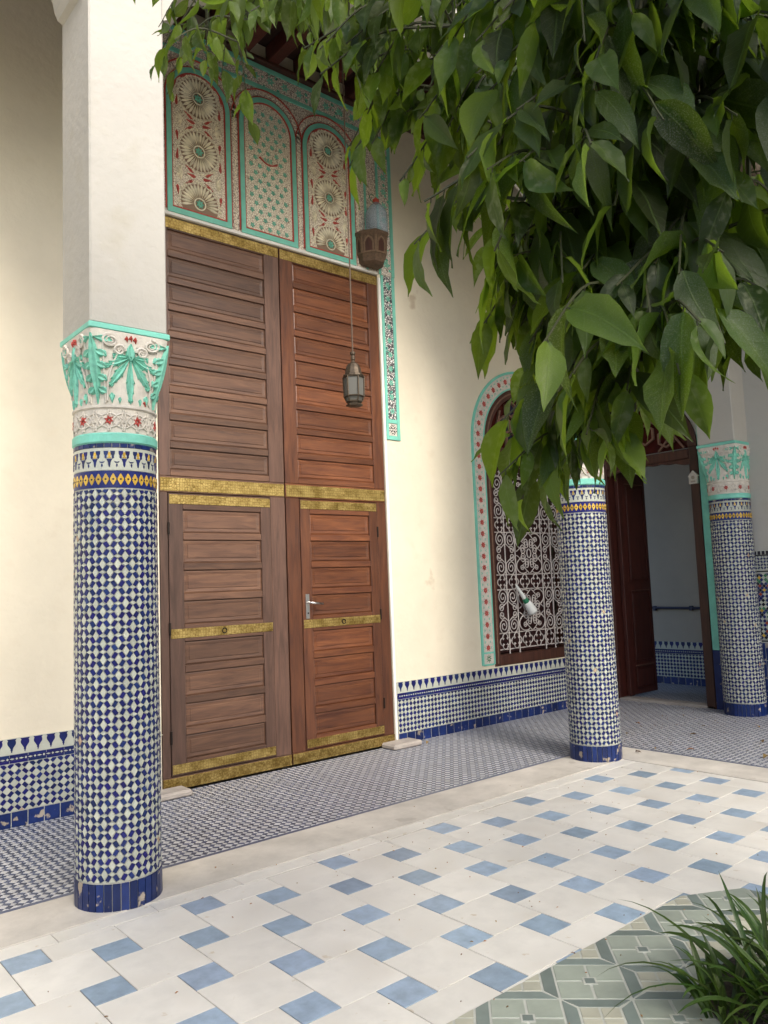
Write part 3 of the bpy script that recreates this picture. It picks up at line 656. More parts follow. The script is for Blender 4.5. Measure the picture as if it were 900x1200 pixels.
# unseen walls behind and left of the camera, added to block low sky
for x0, x1, y0, y1, lb in ((-6, XB, -9.8, -9.5, 'unseen cream plastered wall on the side of the courtyard facing the brown double door'), (-6.3, -6.0, -9.8, 0, 'unseen cream plastered wall closing the courtyard opposite the open doorway')):
    mb = MB(); mb.box(x0, x1, y0, y1, 0, 2.5); mb.build('unseen_court_wall', 'plaster', label=lb, cat='wall')  # kept low so sky light still reaches the gallery
#==================================================================== COLUMNS
YC = -1.579; RC = .19
def cyl(cx, cy, r=RC):
    def fn(u, v, w_): a = u/RC; return (cx+(r+w_)*math.cos(a), cy+(r+w_)*math.sin(a), v)
    return fn
CZ0, CZ1, CA = 2.285, 2.635, .2
def capital_fn(cx, cy):
    def S(a, z):
        t = min(1, max(0, (z-CZ0)/(CZ1-CZ0)))
        n = 2+13*t**2.2; h = .186+.013*t**1.6 - .004*math.sin(math.pi*t)
        c, s = math.cos(a), math.sin(a)
        r = h/((abs(c)**n+abs(s)**n)**(1/n)); return r
    def fn(u, v, w_):
        a = u/RC; r = S(a, v)+w_; return (cx+r*math.cos(a), cy+r*math.sin(a), v)
    return fn
def spiral(cu, cv, r0, turns, sgn, a0, n=26): return [(cu+sgn*r0*(1-.82*i/n)*math.cos(a0+turns*2*math.pi*i/n), cv+r0*(1-.82*i/n)*math.sin(a0+turns*2*math.pi*i/n)) for i in range(n+1)]
def column(cx, label, label_pick, split):
    t = thing('mosaic_column', (cx, YC, 0), label, 'column', 'blue and white mosaic columns along the gallery')
    fn = cyl(cx, YC); CIRC = 2*math.pi*RC
    mb = MB(); mb.lathe([(RC-.001, .0), (RC-.001, 2.11)], cx, YC, 72); mb.build('shaft', 'grout', t, smooth=False)
    # facing direction for the pieces to be parts
    ca = math.atan2(CAM.y-YC, CAM.x-cx) % (2*math.pi)
    taken = []
    def pick(pts):
        if not split: return False
        u = sum(p[0] for p in pts)/4; v = sum(p[1] for p in pts)/4
        da = (u/RC-ca+math.pi) % (2*math.pi)-math.pi
        if abs(da) < 1.15 and .14 < v < 1.06 and len(taken) < 300: taken.append(pts); return True
        return False
    mb = MB(); hu = CIRC/36; hv = .0362
    field(mb, 0, CIRC, .129, 1.888, hu, hv, hu*.5, fn, (0, 1, 2), .0035, wrap=True, pick=pick, jit=.0009)
    mb.build('zellij_field', ['glaze_white', 'glaze_blue', 'bare_clay'], t, kind='stuff')
    for pts in taken:
        m = MB(); m.piece([(u+random.uniform(-.0009, .0009), v+random.uniform(-.0009, .0009)) for u, v in pts], fn, .0035*random.uniform(.8, 1.2), 0); m.build('tile', 'glaze_blue', t)
    # base ring of upright tiles
    N = 33
    for i in range(N):
        if not split:
            if i == 0: mb = MB()
        else: mb = MB()
        a, b = CIRC*i/N+.0011+random.random()*.0007, CIRC*(i+1)/N-.0011-random.random()*.0007
        mb.piece([(a, .002), (b, .002), (b, .122), (a, .122)], fn, .006, 0, inset=.002)
        if split: mb.build('base_tile', 'glaze_base', t)
    if not split: mb.build('base_ring', 'glaze_base', t)
    # yellow chain band 1.895..1.975
    mb = MB(); mb.lathe([(RC+.0012, 1.895), (RC+.0012, 1.975)], cx, YC, 72, 0, False); N = 36
    for i in range(N):
        c = CIRC*(i+.5)/N; w_ = CIRC/N/2
        mb.piece([(c-w_*.98, 1.935), (c-w_*.14, 1.909), (c+w_*.14, 1.909), (c+w_*.98, 1.935), (c+w_*.14, 1.961), (c-w_*.14, 1.961)], fn, .0025, 1, w0=.0012)
        mb.piece([(c-.006, 1.935), (c, 1.929), (c+.006, 1.935), (c, 1.941)], fn, .001, 2, w0=.0037)
        mb.piece([(c-w_*1.0-.004, 1.935), (c-w_, 1.930), (c-w_+.004, 1.935), (c-w_, 1.940)], fn, .001, 2, w0=.004)
    mb.build('chain_band', ['glaze_blue', 'glaze_yellow', 'glaze_black'], t)
    # frieze 1.98..2.075 : blue shields, yellow and white figures, funnels
    mb = MB(); mb.lathe([(RC+.0012, 1.978), (RC+.0012, 2.082)], cx, YC, 72, 0, False); N = 18
    for i in range(N):
        c = CIRC*i/N; w_ = CIRC/N/2
        for s in (1, -1):
            P_ = [(.10, 2.068), (.62, 2.068), (.60, 2.055), (.50, 2.045), (.52, 2.036), (.36, 2.030), (.26, 2.036), (.28, 2.045), (.14, 2.055)]
            mb.piece([(c+s*x*w_*1.25, z) for x, z in P_][::s], fn, .0022, 1, w0=.0012, inset=.0008)
        mb.piece([(c-.004, 2.062), (c-.007, 2.050), (c-.003, 2.042), (c-.010, 2.034), (c+.010, 2.034), (c+.003, 2.042), (c+.007, 2.050), (c+.004, 2.062)], fn, .0026, 2, w0=.0012, inset=.0005)
        mb.piece([(c-.0135, 2.031), (c-.006, 2.014), (c-.0055, 2.004), (c-.0025, 1.992), (c+.0025, 1.992), (c+.0055, 2.004), (c+.006, 2.014), (c+.0135, 2.031)], fn, .0022, 1, w0=.0012, inset=.0008)
        d = c+w_
        mb.piece([(d-.013, 2.020), (d-.007, 2.012), (d+.007, 2.012), (d+.013, 2.020), (d+.006, 2.017), (d-.006, 2.017)], fn, .0022, 1, w0=.0012, inset=.0005)
        mb.piece([(d-.0045, 2.001), (d, 1.990), (d+.0045, 2.001), (d, 2.010)], fn, .0022, 1, w0=.0012, inset=.0005)
    mb.build('frieze', ['glaze_white', 'glaze_blue', 'glaze_yellow'], t)
    mb = MB(); N = 34
    for i in range(N): a, b = CIRC*i/N+.001, CIRC*(i+1)/N-.001; mb.piece([(a, 2.084), (b, 2.084), (b, 2.104), (a, 2.104)], fn, .003, 0)
    mb.build('rim_tiles', 'glaze_base', t)
    mb = MB(); mb.lathe([(RC+.001, 2.105), (RC+.008, 2.112), (RC+.008, 2.148), (RC+.001, 2.155)], cx, YC, 56, 0); mb.build('painted_collar', 'turquoise', t, smooth=False)
    # ---- capital
    mb = MB(); mb.lathe([(RC-.004, 2.154), (RC-.002, 2.268), (RC+.007, 2.274), (RC+.007, 2.283), (RC-.003, 2.287)], cx, YC, 56, 0)
    cf = capital_fn(cx, YC); n = 64; rows = 12
    vs = []; fs = []
    for j in range(rows+1):
        z = CZ0+(CZ1-CZ0)*j/rows
        for i in range(n): vs.append(cf(CIRC*i/n, z, 0))
    for j in range(rows):
        for i in range(n): fs.append((j*n+i, j*n+(i+1) % n, (j+1)*n+(i+1) % n, (j+1)*n+i))
    mb.add(vs, fs); cap = mb.build('capital', 'stucco_white', t)
    mb = MB(); mb.bbox(cx-CA, cx+CA, YC-CA, YC+CA, CZ1+.001, CZ1+.03, .004); mb.build('abacus', 'turquoise', cap)
    nf = cyl(cx, YC, RC-.002)
    # neck band: interlaced arcs and red flowers
    mb = MB(); N = 9
    for i in range(N):
        c = CIRC*i/N; w_ = CIRC/N
        for k in range(2):
            pth = arc(c+k*w_/2, 2.160+.0*k, w_*.47, 0, math.pi, 12)
            mb.tube([nf(u, 2.163+(v-2.160)*1.35, .001) for u, v in pth], .0042, 5)
            pth = arc(c+k*w_/2, 2.262, w_*.47, 0, -math.pi, 12)
            mb.tube([nf(u, 2.262+(v-2.262)*1.35, .002) for u, v in pth], .0036, 5)
        for s in (1, -1):
            mb.lobe((c+w_*.5, 2.20), (c+w_*.5+s*.018, 2.225), .014, nf, .006); mb.lobe((c+w_*.5, 2.21), (c+w_*.5+s*.010, 2.25), .012, nf, .006); mb.lobe((c+w_*.5, 2.22), (c+w_*.5+s*.02, 2.18), .012, nf, .006)
    mb.build('neck_interlace', 'stucco_white', cap)
    mb = MB()
    for i in range(N):
        c = CIRC*i/N
        for k in range(6): a = k*math.pi/3+i; mb.lobe((c+.004*math.cos(a), 2.214+.004*math.sin(a)), (c+.024*math.cos(a), 2.214+.024*math.sin(a)), .017, nf, .008, n=4)
    mb.build('neck_flowers', 'paint_red', cap)
    # leaves: palmette on each face, tall acanthus on each corner, volutes
    for f in range(4):
        c0 = CIRC*f/4; c1 = c0+CIRC/8
        mb = MB()
        for ang, ln, wd in ((-90, .225, .040), (-124, .180, .036), (-56, .180, .036), (-154, .125, .032), (-26, .125, .032), (-178, .080, .024), (-2, .080, .024)):
            a = R(ang); p = (c0, 2.520); q = (c0+ln*math.cos(a)*.95, 2.520+ln*math.sin(a))
            mb.lobe(p, q, wd, cf, .014, fat=1.25)
            for k in (.45, .7, .9):
                for s in (1, -1):
                    b = a+s*.75; bx, by = c0+ln*k*math.cos(a)*.95, 2.520+ln*k*math.sin(a)
                    mb.lobe((bx, by), (bx+.036*math.cos(b)*(1.35-k), by+.036*math.sin(b)*(1.35-k)), .022, cf, .011, n=4)
        mb.lobe((c0, 2.50), (c0, 2.585), .05, cf, .014, fat=.8)
        for s in (1, -1): mb.lobe((c0+s*.085, 2.345), (c0+s*.085, 2.296), .030, cf, .010, n=4); mb.lobe((c0+s*.05, 2.325), (c0+s*.05, 2.292), .018, cf, .010, n=4)
        mb.build('palmette', 'turquoise_leaf', cap)
        mb = MB(); mb.lobe((c1, 2.61), (c1, 2.292), .046, cf, .018, n=12, fat=.9)
        for k in range(5):
            z = 2.592-.056*k; ln = (.060 if k < 1 else .036)-.001*k
            for s in (1, -1):
                mb.lobe((c1+s*.006, z), (c1+s*(ln+.012), z-.026+(.02 if k == 0 else 0)), .042, cf, .015, n=6, fat=1.15)
        mb.build('acanthus_leaf', 'turquoise_leaf', cap)
        mb = MB()
        for s in (1, -1):
            pth = spiral(c1+s*.062, 2.586, .030, 2.0, s, math.pi*.5)
            mb.tube([cf(u, v, .008) for u, v in pth], [.0085-.005*i/26 for i in range(27)], 5)
            pth = spiral(c0+s*.052, 2.545, .026, 1.7, -s, 0)
            mb.tube([cf(u, v, .007) for u, v in pth], [.008-.004*i/26 for i in range(27)], 5)
            mb.tube([cf(c0+s*(.03+.075*math.sin(k/10*1.6)), 2.575-.27*(k/10)**1.3, .005) for k in range(11)], .0055, 5)
            mb.tube([cf(c1+s*(.035+.0*k), 2.575-.28*k/10, .004) for k in range(11)], .0045, 5)
        mb.build('volute', 'stucco_white', cap)
        mb = MB()
        for du, z in ((-.02, 2.605), (.0, 2.61), (.02, 2.605), (c1-c0-.07, 2.31)):
            mb.lobe((c0+du, z+.014), (c0+du+.004, z-.016), .013, cf, .008, n=4)
            mb.lobe((c0+du-.01, z), (c0+du+.01, z), .012, cf, .008, n=4)
        mb.build('painted_bud', 'paint_red', cap)
    # square pier above, with plaster corbels
    a = .190
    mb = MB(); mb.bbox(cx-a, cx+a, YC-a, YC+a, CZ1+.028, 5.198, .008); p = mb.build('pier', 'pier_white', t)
    for s in (1, -1):
        if s == 1 and cx > 7: continue
        prof = [(x, z+.13) for x, z in [(0, 4.20), (.03, 4.215), (.045, 4.25), (.055, 4.30), (.085, 4.36), (.14, 4.41), (.20, 4.44), (.22, 4.47), (.23, 4.52), (.27, 4.60), (.36, 4.66), (.44, 4.70), (.45, 5.066), (0, 5.066)]]
        y0, y1 = YC-a+.02, YC+a-.02; n = len(prof); mb = MB()
        vs = [(cx+s*(a-.002+x), y0, z) for x, z in prof]+[(cx+s*(a-.002+x), y1, z) for x, z in prof]
        mb.add(vs, [tuple(range(n)), tuple(range(n, 2*n))[::-1]]+[(i, (i+1) % n, n+(i+1) % n, n+i) for i in range(n)])
        mb.build('corbel', 'pier_white', t)
    return t
column(1.182, 'thick blue and white mosaic column in front of the plain cream wall left of the door', None, True)
column(4.955, 'blue and white mosaic column at the courtyard corner, in front of the grille window', None, False)
column(7.440, 'blue and white mosaic column built against the side wall by the open doorway', None, False)

#==================================================================== BIG DOUBLE DOOR
door = thing('double_door', (3.2, 0, 0), 'tall dark wooden double door with many horizontal panels and brass strips', 'door')
YD = .0        # front of stiles; panels sit deeper
def panel(parent, x0, x1, z0, z1, m, y):
    """raised-field panel set back between the rails"""
    mb = MB(); b = .014; k = .022
    vs = []
    for (i, yy) in ((0, y+.016), (b, y+.010), (b+k, y+.013), (b+k+.004, y+.009)):
        vs += [(x0+i, yy, z0+i), (x1-i, yy, z0+i), (x1-i, yy, z1-i), (x0+i, yy, z1-i)]
    fs = [(12, 13, 14, 15)]
    for r in range(3):
        for c in range(4): fs.append((r*4+c, r*4+(c+1) % 4, (r+1)*4+(c+1) % 4, (r+1)*4+c))
    mb.add(vs, fs); mb.build('panel', m, parent)
def brass(parent, x0, x1, z0, z1, y, boss=False):
    mb = MB(); mb.bbox(x0, x1, y-.004, y, z0, z1, .0012)
    n = max(2, int((x1-x0)/.026)); r = .0045
    zs_ = [z0+.008, z1-.008] + ([(z0+z1)/2] if z1-z0 > .09 else [])
    for z in zs_:
        for i in range(n):
            x = x0+(i+.5)*(x1-x0)/n
            mb.add([(x+r*math.cos(a), y-.004, z+r*math.sin(a)) for a in (0, 1.05, 2.1, 3.14, 4.19, 5.24)]+[(x, y-.0068, z)], [(k, (k+1) % 6, 6) for k in range(6)])
    mb.build('brass_strip', 'brass', parent)
    if boss:
        mb = MB(); cx, cz = (x0+x1)/2, (z0+z1)/2
        path = [(cx+.018*math.cos(t*.5), y-.008, cz+.018*math.sin(t*.5)) for t in range(13)]; mb.tube(path, .004, 6); mb.build('ring_boss', 'hinge', parent)
def leaf_door(x0, x1, px0, px1, wx0, wx1, wpx0, wpx1, m, mv, handle):
    lf_mb = MB(); lf_mb.bbox(x0+.003, x1-.003, YD+.017, YD+.055, .02, DZ-.008, .004); lf = lf_mb.build('door_leaf', mv, door)
    y = YD
    def stile(a, b, z0, z1, yy=0): mb = MB(); mb.bbox(a, b, y+yy, y+.018, z0, z1, .003); mb.build('stile', mv, lf)
    def rail(a, b, z0, z1, yy=0): mb = MB(); mb.bbox(a+.001, b-.001, y+yy+.001, y+.018, z0, z1, .003); mb.build('rail', m, lf)
    stile(x0+.003, px0, 2.245, DZ-.01); stile(px1, x1-.003, 2.245, DZ-.01)
    stile(x0+.003, wx0-.004, .105, 2.125); stile(wx1+.004, x1-.003, .105, 2.125)
    zt, zb, n = 4.115, 2.245, 9
    rail(px0, px1, 4.115, DZ-.012); pitch = (zt-zb)/n
    for i in range(n):
        z0 = zb+i*pitch; panel(lf, px0, px1, z0+.048, z0+pitch, m, y); rail(px0, px1, z0+(.002 if i == 0 else 0), z0+.048)
    brass(lf, x0+.006, x1-.006, 4.125, DZ-.016, y)
    mb = MB(); mb.bbox(x0+.003, x1-.003, y+.001, y+.018, 2.126, 2.244, .003); mb.build('lock_rail', m, lf)
    brass(lf, x0+.008, x1-.008, 2.135, 2.232, y+.001)
    mb = MB(); mb.bbox(x0+.003, x1-.003, y-.002, y+.018, .018, .104, .003); mb.build('bottom_rail', m, lf)
    brass(lf, x0+.004, x1-.004, .02, .10, y-.002)
    # wicket
    mbw = MB(); mbw.bbox(wx0, wx1, y+.012, y+.03, .112, 2.12, .003); wk = mbw.build('wicket_door', mv, door)
    yy = y-.006
    def st(a, b, z0, z1, nm='stile', mm=mv): mb = MB(); mb.bbox(a, b, yy, y+.013, z0, z1, .003); mb.build(nm, mm, wk)
    st(wx0, wpx0, .114, 2.118); st(wpx1, wx1, .114, 2.118)
    st(wpx0+.001, wpx1-.001, 2.00, 2.117, 'rail', m); st(wpx0+.001, wpx1-.001, .115, .215, 'rail', m); st(wpx0+.001, wpx1-.001, 1.045, 1.165, 'rail', m)
    brass(wk, wx0+.004, wx1-.004, 2.04, 2.108, yy); brass(wk, wx0+.004, wx1-.004, 1.07, 1.137, yy, True); brass(wk, wx0+.004, wx1-.004, .125, .19, yy)
    for z0, z1 in ((.215, 1.045), (1.165, 2.0)):
        p = (z1-z0+.05)/4
        for i in range(4):
            a = z0+i*p; panel(wk, wpx0, wpx1, a, a+p-.05, m, yy+.0)
            if i < 3: st(wpx0+.001, wpx1-.001, a+p-.05, a+p, 'rail', m)
    hx = wx0-.003 if not handle else wx1+.003
    for z in (.38, 1.14, 1.86):
        mb = MB(); mb.tube([(hx, yy-.004, z-.045), (hx, yy-.004, z+.045)], .008, 8); mb.build('hinge', 'hinge', wk)
    if handle:
        x = wx0+.045; mb = MB(); mb.bbox(x-.018, x+.018, yy-.008, yy, 1.145, 1.345, .003); hd = mb.build('handle', 'steel', wk)
        mb = MB(); mb.tube([(x, yy-.008, 1.275), (x, yy-.045, 1.275), (x+.012, yy-.055, 1.273), (x+.115, yy-.058, 1.262)], [.009, .009, .010, .008], 10); mb.build('lever', 'steel', wk, smooth=True)
        mb = MB(); mb.tube([(x, yy-.0085, 1.19), (x, yy-.0105, 1.19)], .007, 10); mb.build('keyhole', 'hinge', wk)
leaf_door(DX0+.004, 3.197, 2.215, 3.055, 2.193, 3.052, 2.305, 2.965, 'wood_grey', 'wood_grey_v', False)
leaf_door(3.203, DX1-.004, 3.335, 4.145, 3.337, 4.148, 3.432, 4.062, 'wood_red', 'wood_red_v', True)
# pivot stones
for x0, x1, y0, y1, lb in ((4.10, 4.42, -.19, -.004, 'low grey stone block at the door foot beside the blue tile skirting'), (2.00, 2.26, -.19, -.02, 'low pale stone block under the door edge, half behind the thick mosaic column')):
    mb = MB(); mb.bbox(x0, x1, y0, y1, .002, .05, .014); mb.build('pivot_stone', 'stone', label=lb, cat='stone block')

#==================================================================== CARVED STUCCO OVER THE DOOR
st = thing('stucco_overdoor', (3.2, 0, DZ), 'carved and painted stucco with three arches above the brown double door', 'stuccowork')
PX0, PX1, PZ0, PZ1 = 1.87, 4.474, DZ+.004, 5.762
def slab(nm, m, x0, x1, z0, z1, d0, d1, parent=st, b=.002):
    mb = MB(); mb.bbox(x0, x1, -d1, -d0, z0, z1, b); return mb.build(nm, m, parent)
slab('fret_ground', 'carve_fret', PX0+.14, 4.165, PZ0+.03, 5.545, .0, .006)
slab('white_ledge', 'white_edge', DX0-.1, DX1+.0, PZ0, PZ0+.028, .0, .012)
slab('floral_band', 'carve_band', PX0+.04, 4.437, 5.585, 5.722, .0, .008)
slab('floral_band', 'carve_band', 4.315, 4.437, 4.24, 5.584, .0, .008)
slab('floral_band', 'carve_fret', 4.166, 4.285, 4.24, 5.544, .0, .007)
for x0, x1, z0, z1 in ((PX0, PX1, 5.724, PZ1), (PX0+.04, 4.437, 5.547, 5.583)): slab('painted_band', 'turquoise', x0, x1, z0, z1, .0, .013)
slab('painted_band', 'turquoise', 4.439, PX1, 4.24, 5.723, .0, .013); slab('painted_band', 'turquoise', 4.287, 4.313, 4.24, 5.546, .0, .013); slab('painted_band', 'turquoise', 4.166-.03, 4.164, 4.24, 5.546, .008, .012)
# flowers along the floral bands
mb = MB()
def flower(mb, cx, cz, r, n, fn, mi=0, wd=None, h=.005, w0=.008, ph=0):
    for k in range(n): a = 2*math.pi*k/n+ph; mb.lobe((cx+r*.12*math.cos(a), cz+r*.12*math.sin(a)), (cx+r*math.cos(a), cz+r*math.sin(a)), wd or r*.6, fn, h, mi, 4, w0)
flower(mb, 0, 0, .042, 6, wallA, 0); FL1 = mb.mesh('band_flower', 'turquoise_leaf')
for i in range(17): inst('band_flower', FL1, (2.0+i*.145, 0, 5.653), st)
for i in range(9): inst('band_flower', FL1, (4.376, 0, 4.35+i*.14), st)
mb = MB(); flower(mb, 0, 0, .024, 5, wallA, 0, .018, .006, .0085, 1); FL2 = mb.mesh('field_flower', 'turquoise_leaf')
def arch_path(x0, x1, zb, zt_r, closed_bottom=True, n=22):
    c = (x0+x1)/2; r = (x1-x0)/2; zs_ = zt_r-r
    return [(x0, zb)]+[(x0, zb+(zs_-zb)*k/4) for k in range(1, 4)]+[(c-r*math.cos(math.pi*i/n), zs_+r*math.sin(math.pi*i/n)) for i in range(n+1)]+[(x1, zs_+(zb-zs_)*k/4) for k in range(1, 5)]
ARCH = [(2.215, 2.757), (2.846, 3.388), (3.467, 4.013)]
# arch spacing in the photograph: the three niches stand side by side
def niche(x0, x1, kind):
    zt = 5.47; zb = PZ0+.045
    # field
    pth = arch_path(x0+.045, x1-.045, zb+.035, zt-.045); mb = MB(); n = len(pth)
    mb.add([wallA(u, v, .007) for u, v in pth], [tuple(range(n))]); mb.build('niche_field', 'carve_cream', st)
    # braided outer arch
    o = .0445; pth = arch_path(x0-o, x1+o, zb-.02, zt+o)
    if x1 < 3.9: pth = pth[:27]
    mb = MB(); mb.ribbon(pth, .046, wallA, .004, 0, .0065)
    for i in range(len(pth)-1):
        (ax, az), (bx, bz) = pth[i], pth[i+1]; d = math.hypot(bx-ax, bz-az); k = max(1, int(d/.026))
        for j in range(k):
            f = (j+.5)/k; cx, cz = ax+(bx-ax)*f, az+(bz-az)*f; tx, tz = (bx-ax)/d, (bz-az)/d
            mb.lobe((cx-tx*.012+tz*.014, cz-tz*.012-tx*.014), (cx+tx*.012-tz*.014, cz+tz*.012+tx*.014), .011, wallA, .005, 1, 3, .0105)
    mb.build('braided_arch', ['paint_dark_red' if False else 'carve_fret', 'cream_carving'], st)
    for off, wd, m, h in ((.073, .008, 'paint_red', .012), (.008, .008, 'paint_red', .012), (-.019, .040, 'turquoise', .016), (-.044, .008, 'paint_red', .012)):
        pth = arch_path(x0-off, x1+off, zb, zt+off); mb = MB()
        if off > .05: pth = pth[5:27]
        mb = MB(); mb.ribbon(pth, wd, wallA, h, 0, .006); mb.build('arch_moulding', m, st)
    mb = MB(); mb.ribbon([(x0-.001, zb+.0), (x1+.001, zb)], .042, wallA, .0155, 0, .006); mb.build('arch_moulding', 'turquoise', st)
    mb = MB(); mb.ribbon([(x0+.045, zb+.030), (x1-.045, zb+.030)], .010, wallA, .012, 0, .006); mb.build('arch_moulding', 'paint_red', st)
    cx = (x0+x1)/2
    if kind == 'rosette':
        for cz, half in ((5.235, 0), (4.80, 0), (4.375, 1)):
            mb = MB(); r = .186; n = 30
            angs = [2*math.pi*k/n for k in range(n)]
            if half: angs = [a for a in angs if cz+r*math.sin(a) > zb+.04]
            for a in angs:
                mb.lobe((cx+.052*math.cos(a), cz+.052*math.sin(a)), (cx+r*.87*math.cos(a), cz+r*.87*math.sin(a)), .023, wallA, .010, 0, 5, .0095, fat=1.5)
            for k in range(28):
                a = 2*math.pi*(k+.5)/28; px, pz = cx+r*.95*math.cos(a), cz+r*.95*math.sin(a)
                if half and pz < zb+.045: continue
                flower(mb, px, pz, .014, 4, wallA, 0, .013, .006, .0075, a)
            aa = arc(cx, cz, r*.86, 0, 2*math.pi, 36); aa = [p for p in aa if p[1] > zb+.04]
            mb.add([wallA(cx+r*.85*math.cos(a), max(zb+.036, cz+r*.85*math.sin(a)), .0085) for a in [2*math.pi*k/40 for k in range(40)]], [tuple(range(40))], 1)
            pc = arc(cx, cz, .046, 0, 2*math.pi, 20); mb.tube([wallA(u, v, .012) for u, v in pc], .005, 5)
            mb.build('rosette', ['cream_carving', 'carve_brown'], st)
            mb = MB(); flower(mb, cx, cz, .036, 7, wallA, 0, .024, .010, .009); mb.build('rosette_heart', 'turquoise_leaf', st)
        # red darts between the rosettes and pale half-palmettes at the sides
        mb = MB()
        for cz in (5.02, 4.585):
            for sx in (1, -1):
                for p, q, wd in (((.03, .0), (.105, .012), .028), ((.05, -.03), (.12, -.075), .024), ((.05, .03), (.12, .075), .024), ((.185, .10), (.180, .19), .026), ((.185, -.10), (.178, -.18), .026)):
                    mb = MB(); mb.lobe((cx+sx*p[0], cz+p[1]), (cx+sx*q[0], cz+q[1]), wd, wallA, .007, 0, 5, .0075); mb.build('red_dart', 'paint_red', st)
        for sx in (1, -1):
            for p, q in (((.15, 5.36), (.09, 5.405)), ((.19, 5.33), (.205, 5.25))): mb = MB(); mb.lobe((cx+sx*p[0], p[1]), (cx+sx*q[0], q[1]), .022, wallA, .007, 0, 5, .0075); mb.build('red_dart', 'paint_red', st)
        for cz in (5.02, 4.585):
            for sx in (1, -1):
                mb = MB()
                for k in range(7):
                    a = R(-75+25*k); px = cx+sx*.165
                    mb.lobe((px-sx*.02, cz-.0), (px-sx*.02+sx*.055*math.cos(a), cz+.065*math.sin(a)), .018, wallA, .009, 0, 4, .0075)
                mb.build('half_palmette', 'cream_carving', st)
    else:
        mb = MB(); d = .082; rows = 16
        for j in range(rows):
            for i in range(-4, 5):
                px, pz = cx+(i+(j % 2)*.5)*d, zb+.07+j*d*.80
                r = (x1-x0)/2-.07; zs_ = zt-(x1-x0)/2
                if abs(px-cx) > r or (pz > zs_ and math.hypot(px-cx, pz-zs_) > r) or (abs(px-cx) < .10 and abs(pz-4.93) < .05): continue
                inst('field_flower', FL2, (px, 0, pz), st)
        mb = MB()
        for k in range(3): mb.tube([wallA(cx-.045+k*.03, 4.915, .012), wallA(cx-.040+k*.03, 4.945, .014), wallA(cx-.028+k*.03, 4.955, .014), wallA(cx-.03+k*.03, 4.92, .012)], .004, 5)
        mb.build('inscription', 'turquoise_leaf', st)
        mb = MB(); mb.tube([wallA(cx-.085+.17*t/8, 4.925-.035*math.sin(math.pi*t/8)+.02*(1-t/8), .012) for t in range(9)], [.009, .007, .006, .006, .006, .006, .006, .008, .010], 6)
        mb.build('cartouche', 'paint_red', st)
niche(*ARCH[0], 'rosette'); niche(*ARCH[1], 'field'); niche(*ARCH[2], 'rosette')
# right leg of the frame, down beside the door
leg = thing('stucco_border', (4.39, 0, 2.7), 'narrow turquoise and white stucco strip hanging down beside the door', 'stucco border')
slab('carved_strip', 'carve_leg', 4.332, 4.432, 2.89, 4.235, .0, .007, leg)
slab('painted_edge', 'turquoise', 4.302, 4.331, 2.70, 4.236, .0, .012, leg); slab('painted_edge', 'turquoise', 4.433, 4.467, 2.70, 4.236, .0, .012, leg)
slab('painted_edge', 'turquoise', 4.3315, 4.4325, 2.852, 2.889, .0, .0115, leg); slab('painted_edge', 'turquoise', 4.3315, 4.4325, 2.70, 2.737, .0, .0115, leg)
slab('square_motif', 'stucco_white', 4.332, 4.4325, 2.738, 2.851, .0, .006, leg)
mb = MB()
for k in range(4): a = math.pi/4+k*math.pi/2; mb.lobe((4.382+.006*math.cos(a), 2.795+.006*math.sin(a)), (4.382+.046*math.cos(a), 2.795+.046*math.sin(a)), .016, wallA, .004, 0, 4, .006)
for k in range(4):
    a = k*math.pi/2
    for s in (-.4, .4): mb.lobe((4.382+.03*math.cos(a+s*.3), 2.795+.03*math.sin(a+s*.3)), (4.382+.05*math.cos(a+s), 2.795+.05*math.sin(a+s)), .012, wallA, .004, 0, 4, .006)
mb.build('motif_leaves', 'glaze_black', leg)
mb = MB()
flower(mb, 0, 0, .034, 6, wallA, 0, .018); FL3 = mb.mesh('strip_flower', 'turquoise_leaf')
for i in range(10): inst('strip_flower', FL3, (4.382, 0, 2.965+i*.132), leg)

#==================================================================== LANTERN, BRACKET, JUG
LX, LY = 3.31, -.80
lan = thing('hanging_lantern', (LX, LY, 2.73), 'small metal and glass lantern on a long cord before the door', 'lantern')
mb = MB(); mb.tube([(LX, LY, 3.14), (LX+.004, LY, 4.4), (LX, LY, 5.81)], .006, 6); mb.build('cord', 'cord', lan)
mb = MB(); mb.lathe([(r_*.78, z_) for r_, z_ in [(.012, 3.145), (.026, 3.14), (.026, 3.125), (.016, 3.115), (.022, 3.10), (.022, 3.085), (.014, 3.075), (.026, 3.06), (.055, 3.045), (.074, 3.015), (.080, 2.985), (.082, 2.972), (.098, 2.966), (.102, 2.955), (.094, 2.948)]], LX, LY, 12); mb.build('dome', 'lantern_metal', lan)
hexa = lambda r, z, k: (LX+.78*r*math.cos(k*math.pi/3+.3), LY+.78*r*math.sin(k*math.pi/3+.3), z)
for k in range(6):
    for (ra, za, rb, zb) in ((.098, 2.945, .092, 2.805), (.090, 2.795, .070, 2.765)):
        mb = MB(); mb.add([hexa(rb*.97, zb, k), hexa(rb*.97, zb, k+1), hexa(ra*.97, za, k+1), hexa(ra*.97, za, k)], [(0, 1, 2, 3)]); mb.build('glass_pane', 'lantern_glass', lan)
    mb = MB(); mb.tube([hexa(.102, 2.95, k), hexa(.096, 2.80, k), hexa(.072, 2.76, k)], .0055, 6); mb.build('corner_bar', 'lantern_metal', lan)
for r, z in ((.102, 2.948), (.096, 2.80), (.073, 2.762)): mb = MB(); mb.tube([hexa(r, z, k) for k in range(7)], .006, 6); mb.build('rim_ring', 'lantern_metal', lan)
mb = MB()
mb.lathe([(.056, 2.760), (.051, 2.748), (.064, 2.738), (.062, 2.730), (.023, 2.724)], LX, LY, 6, ph=.3); mb.build('base_rim', 'lantern_metal', lan)

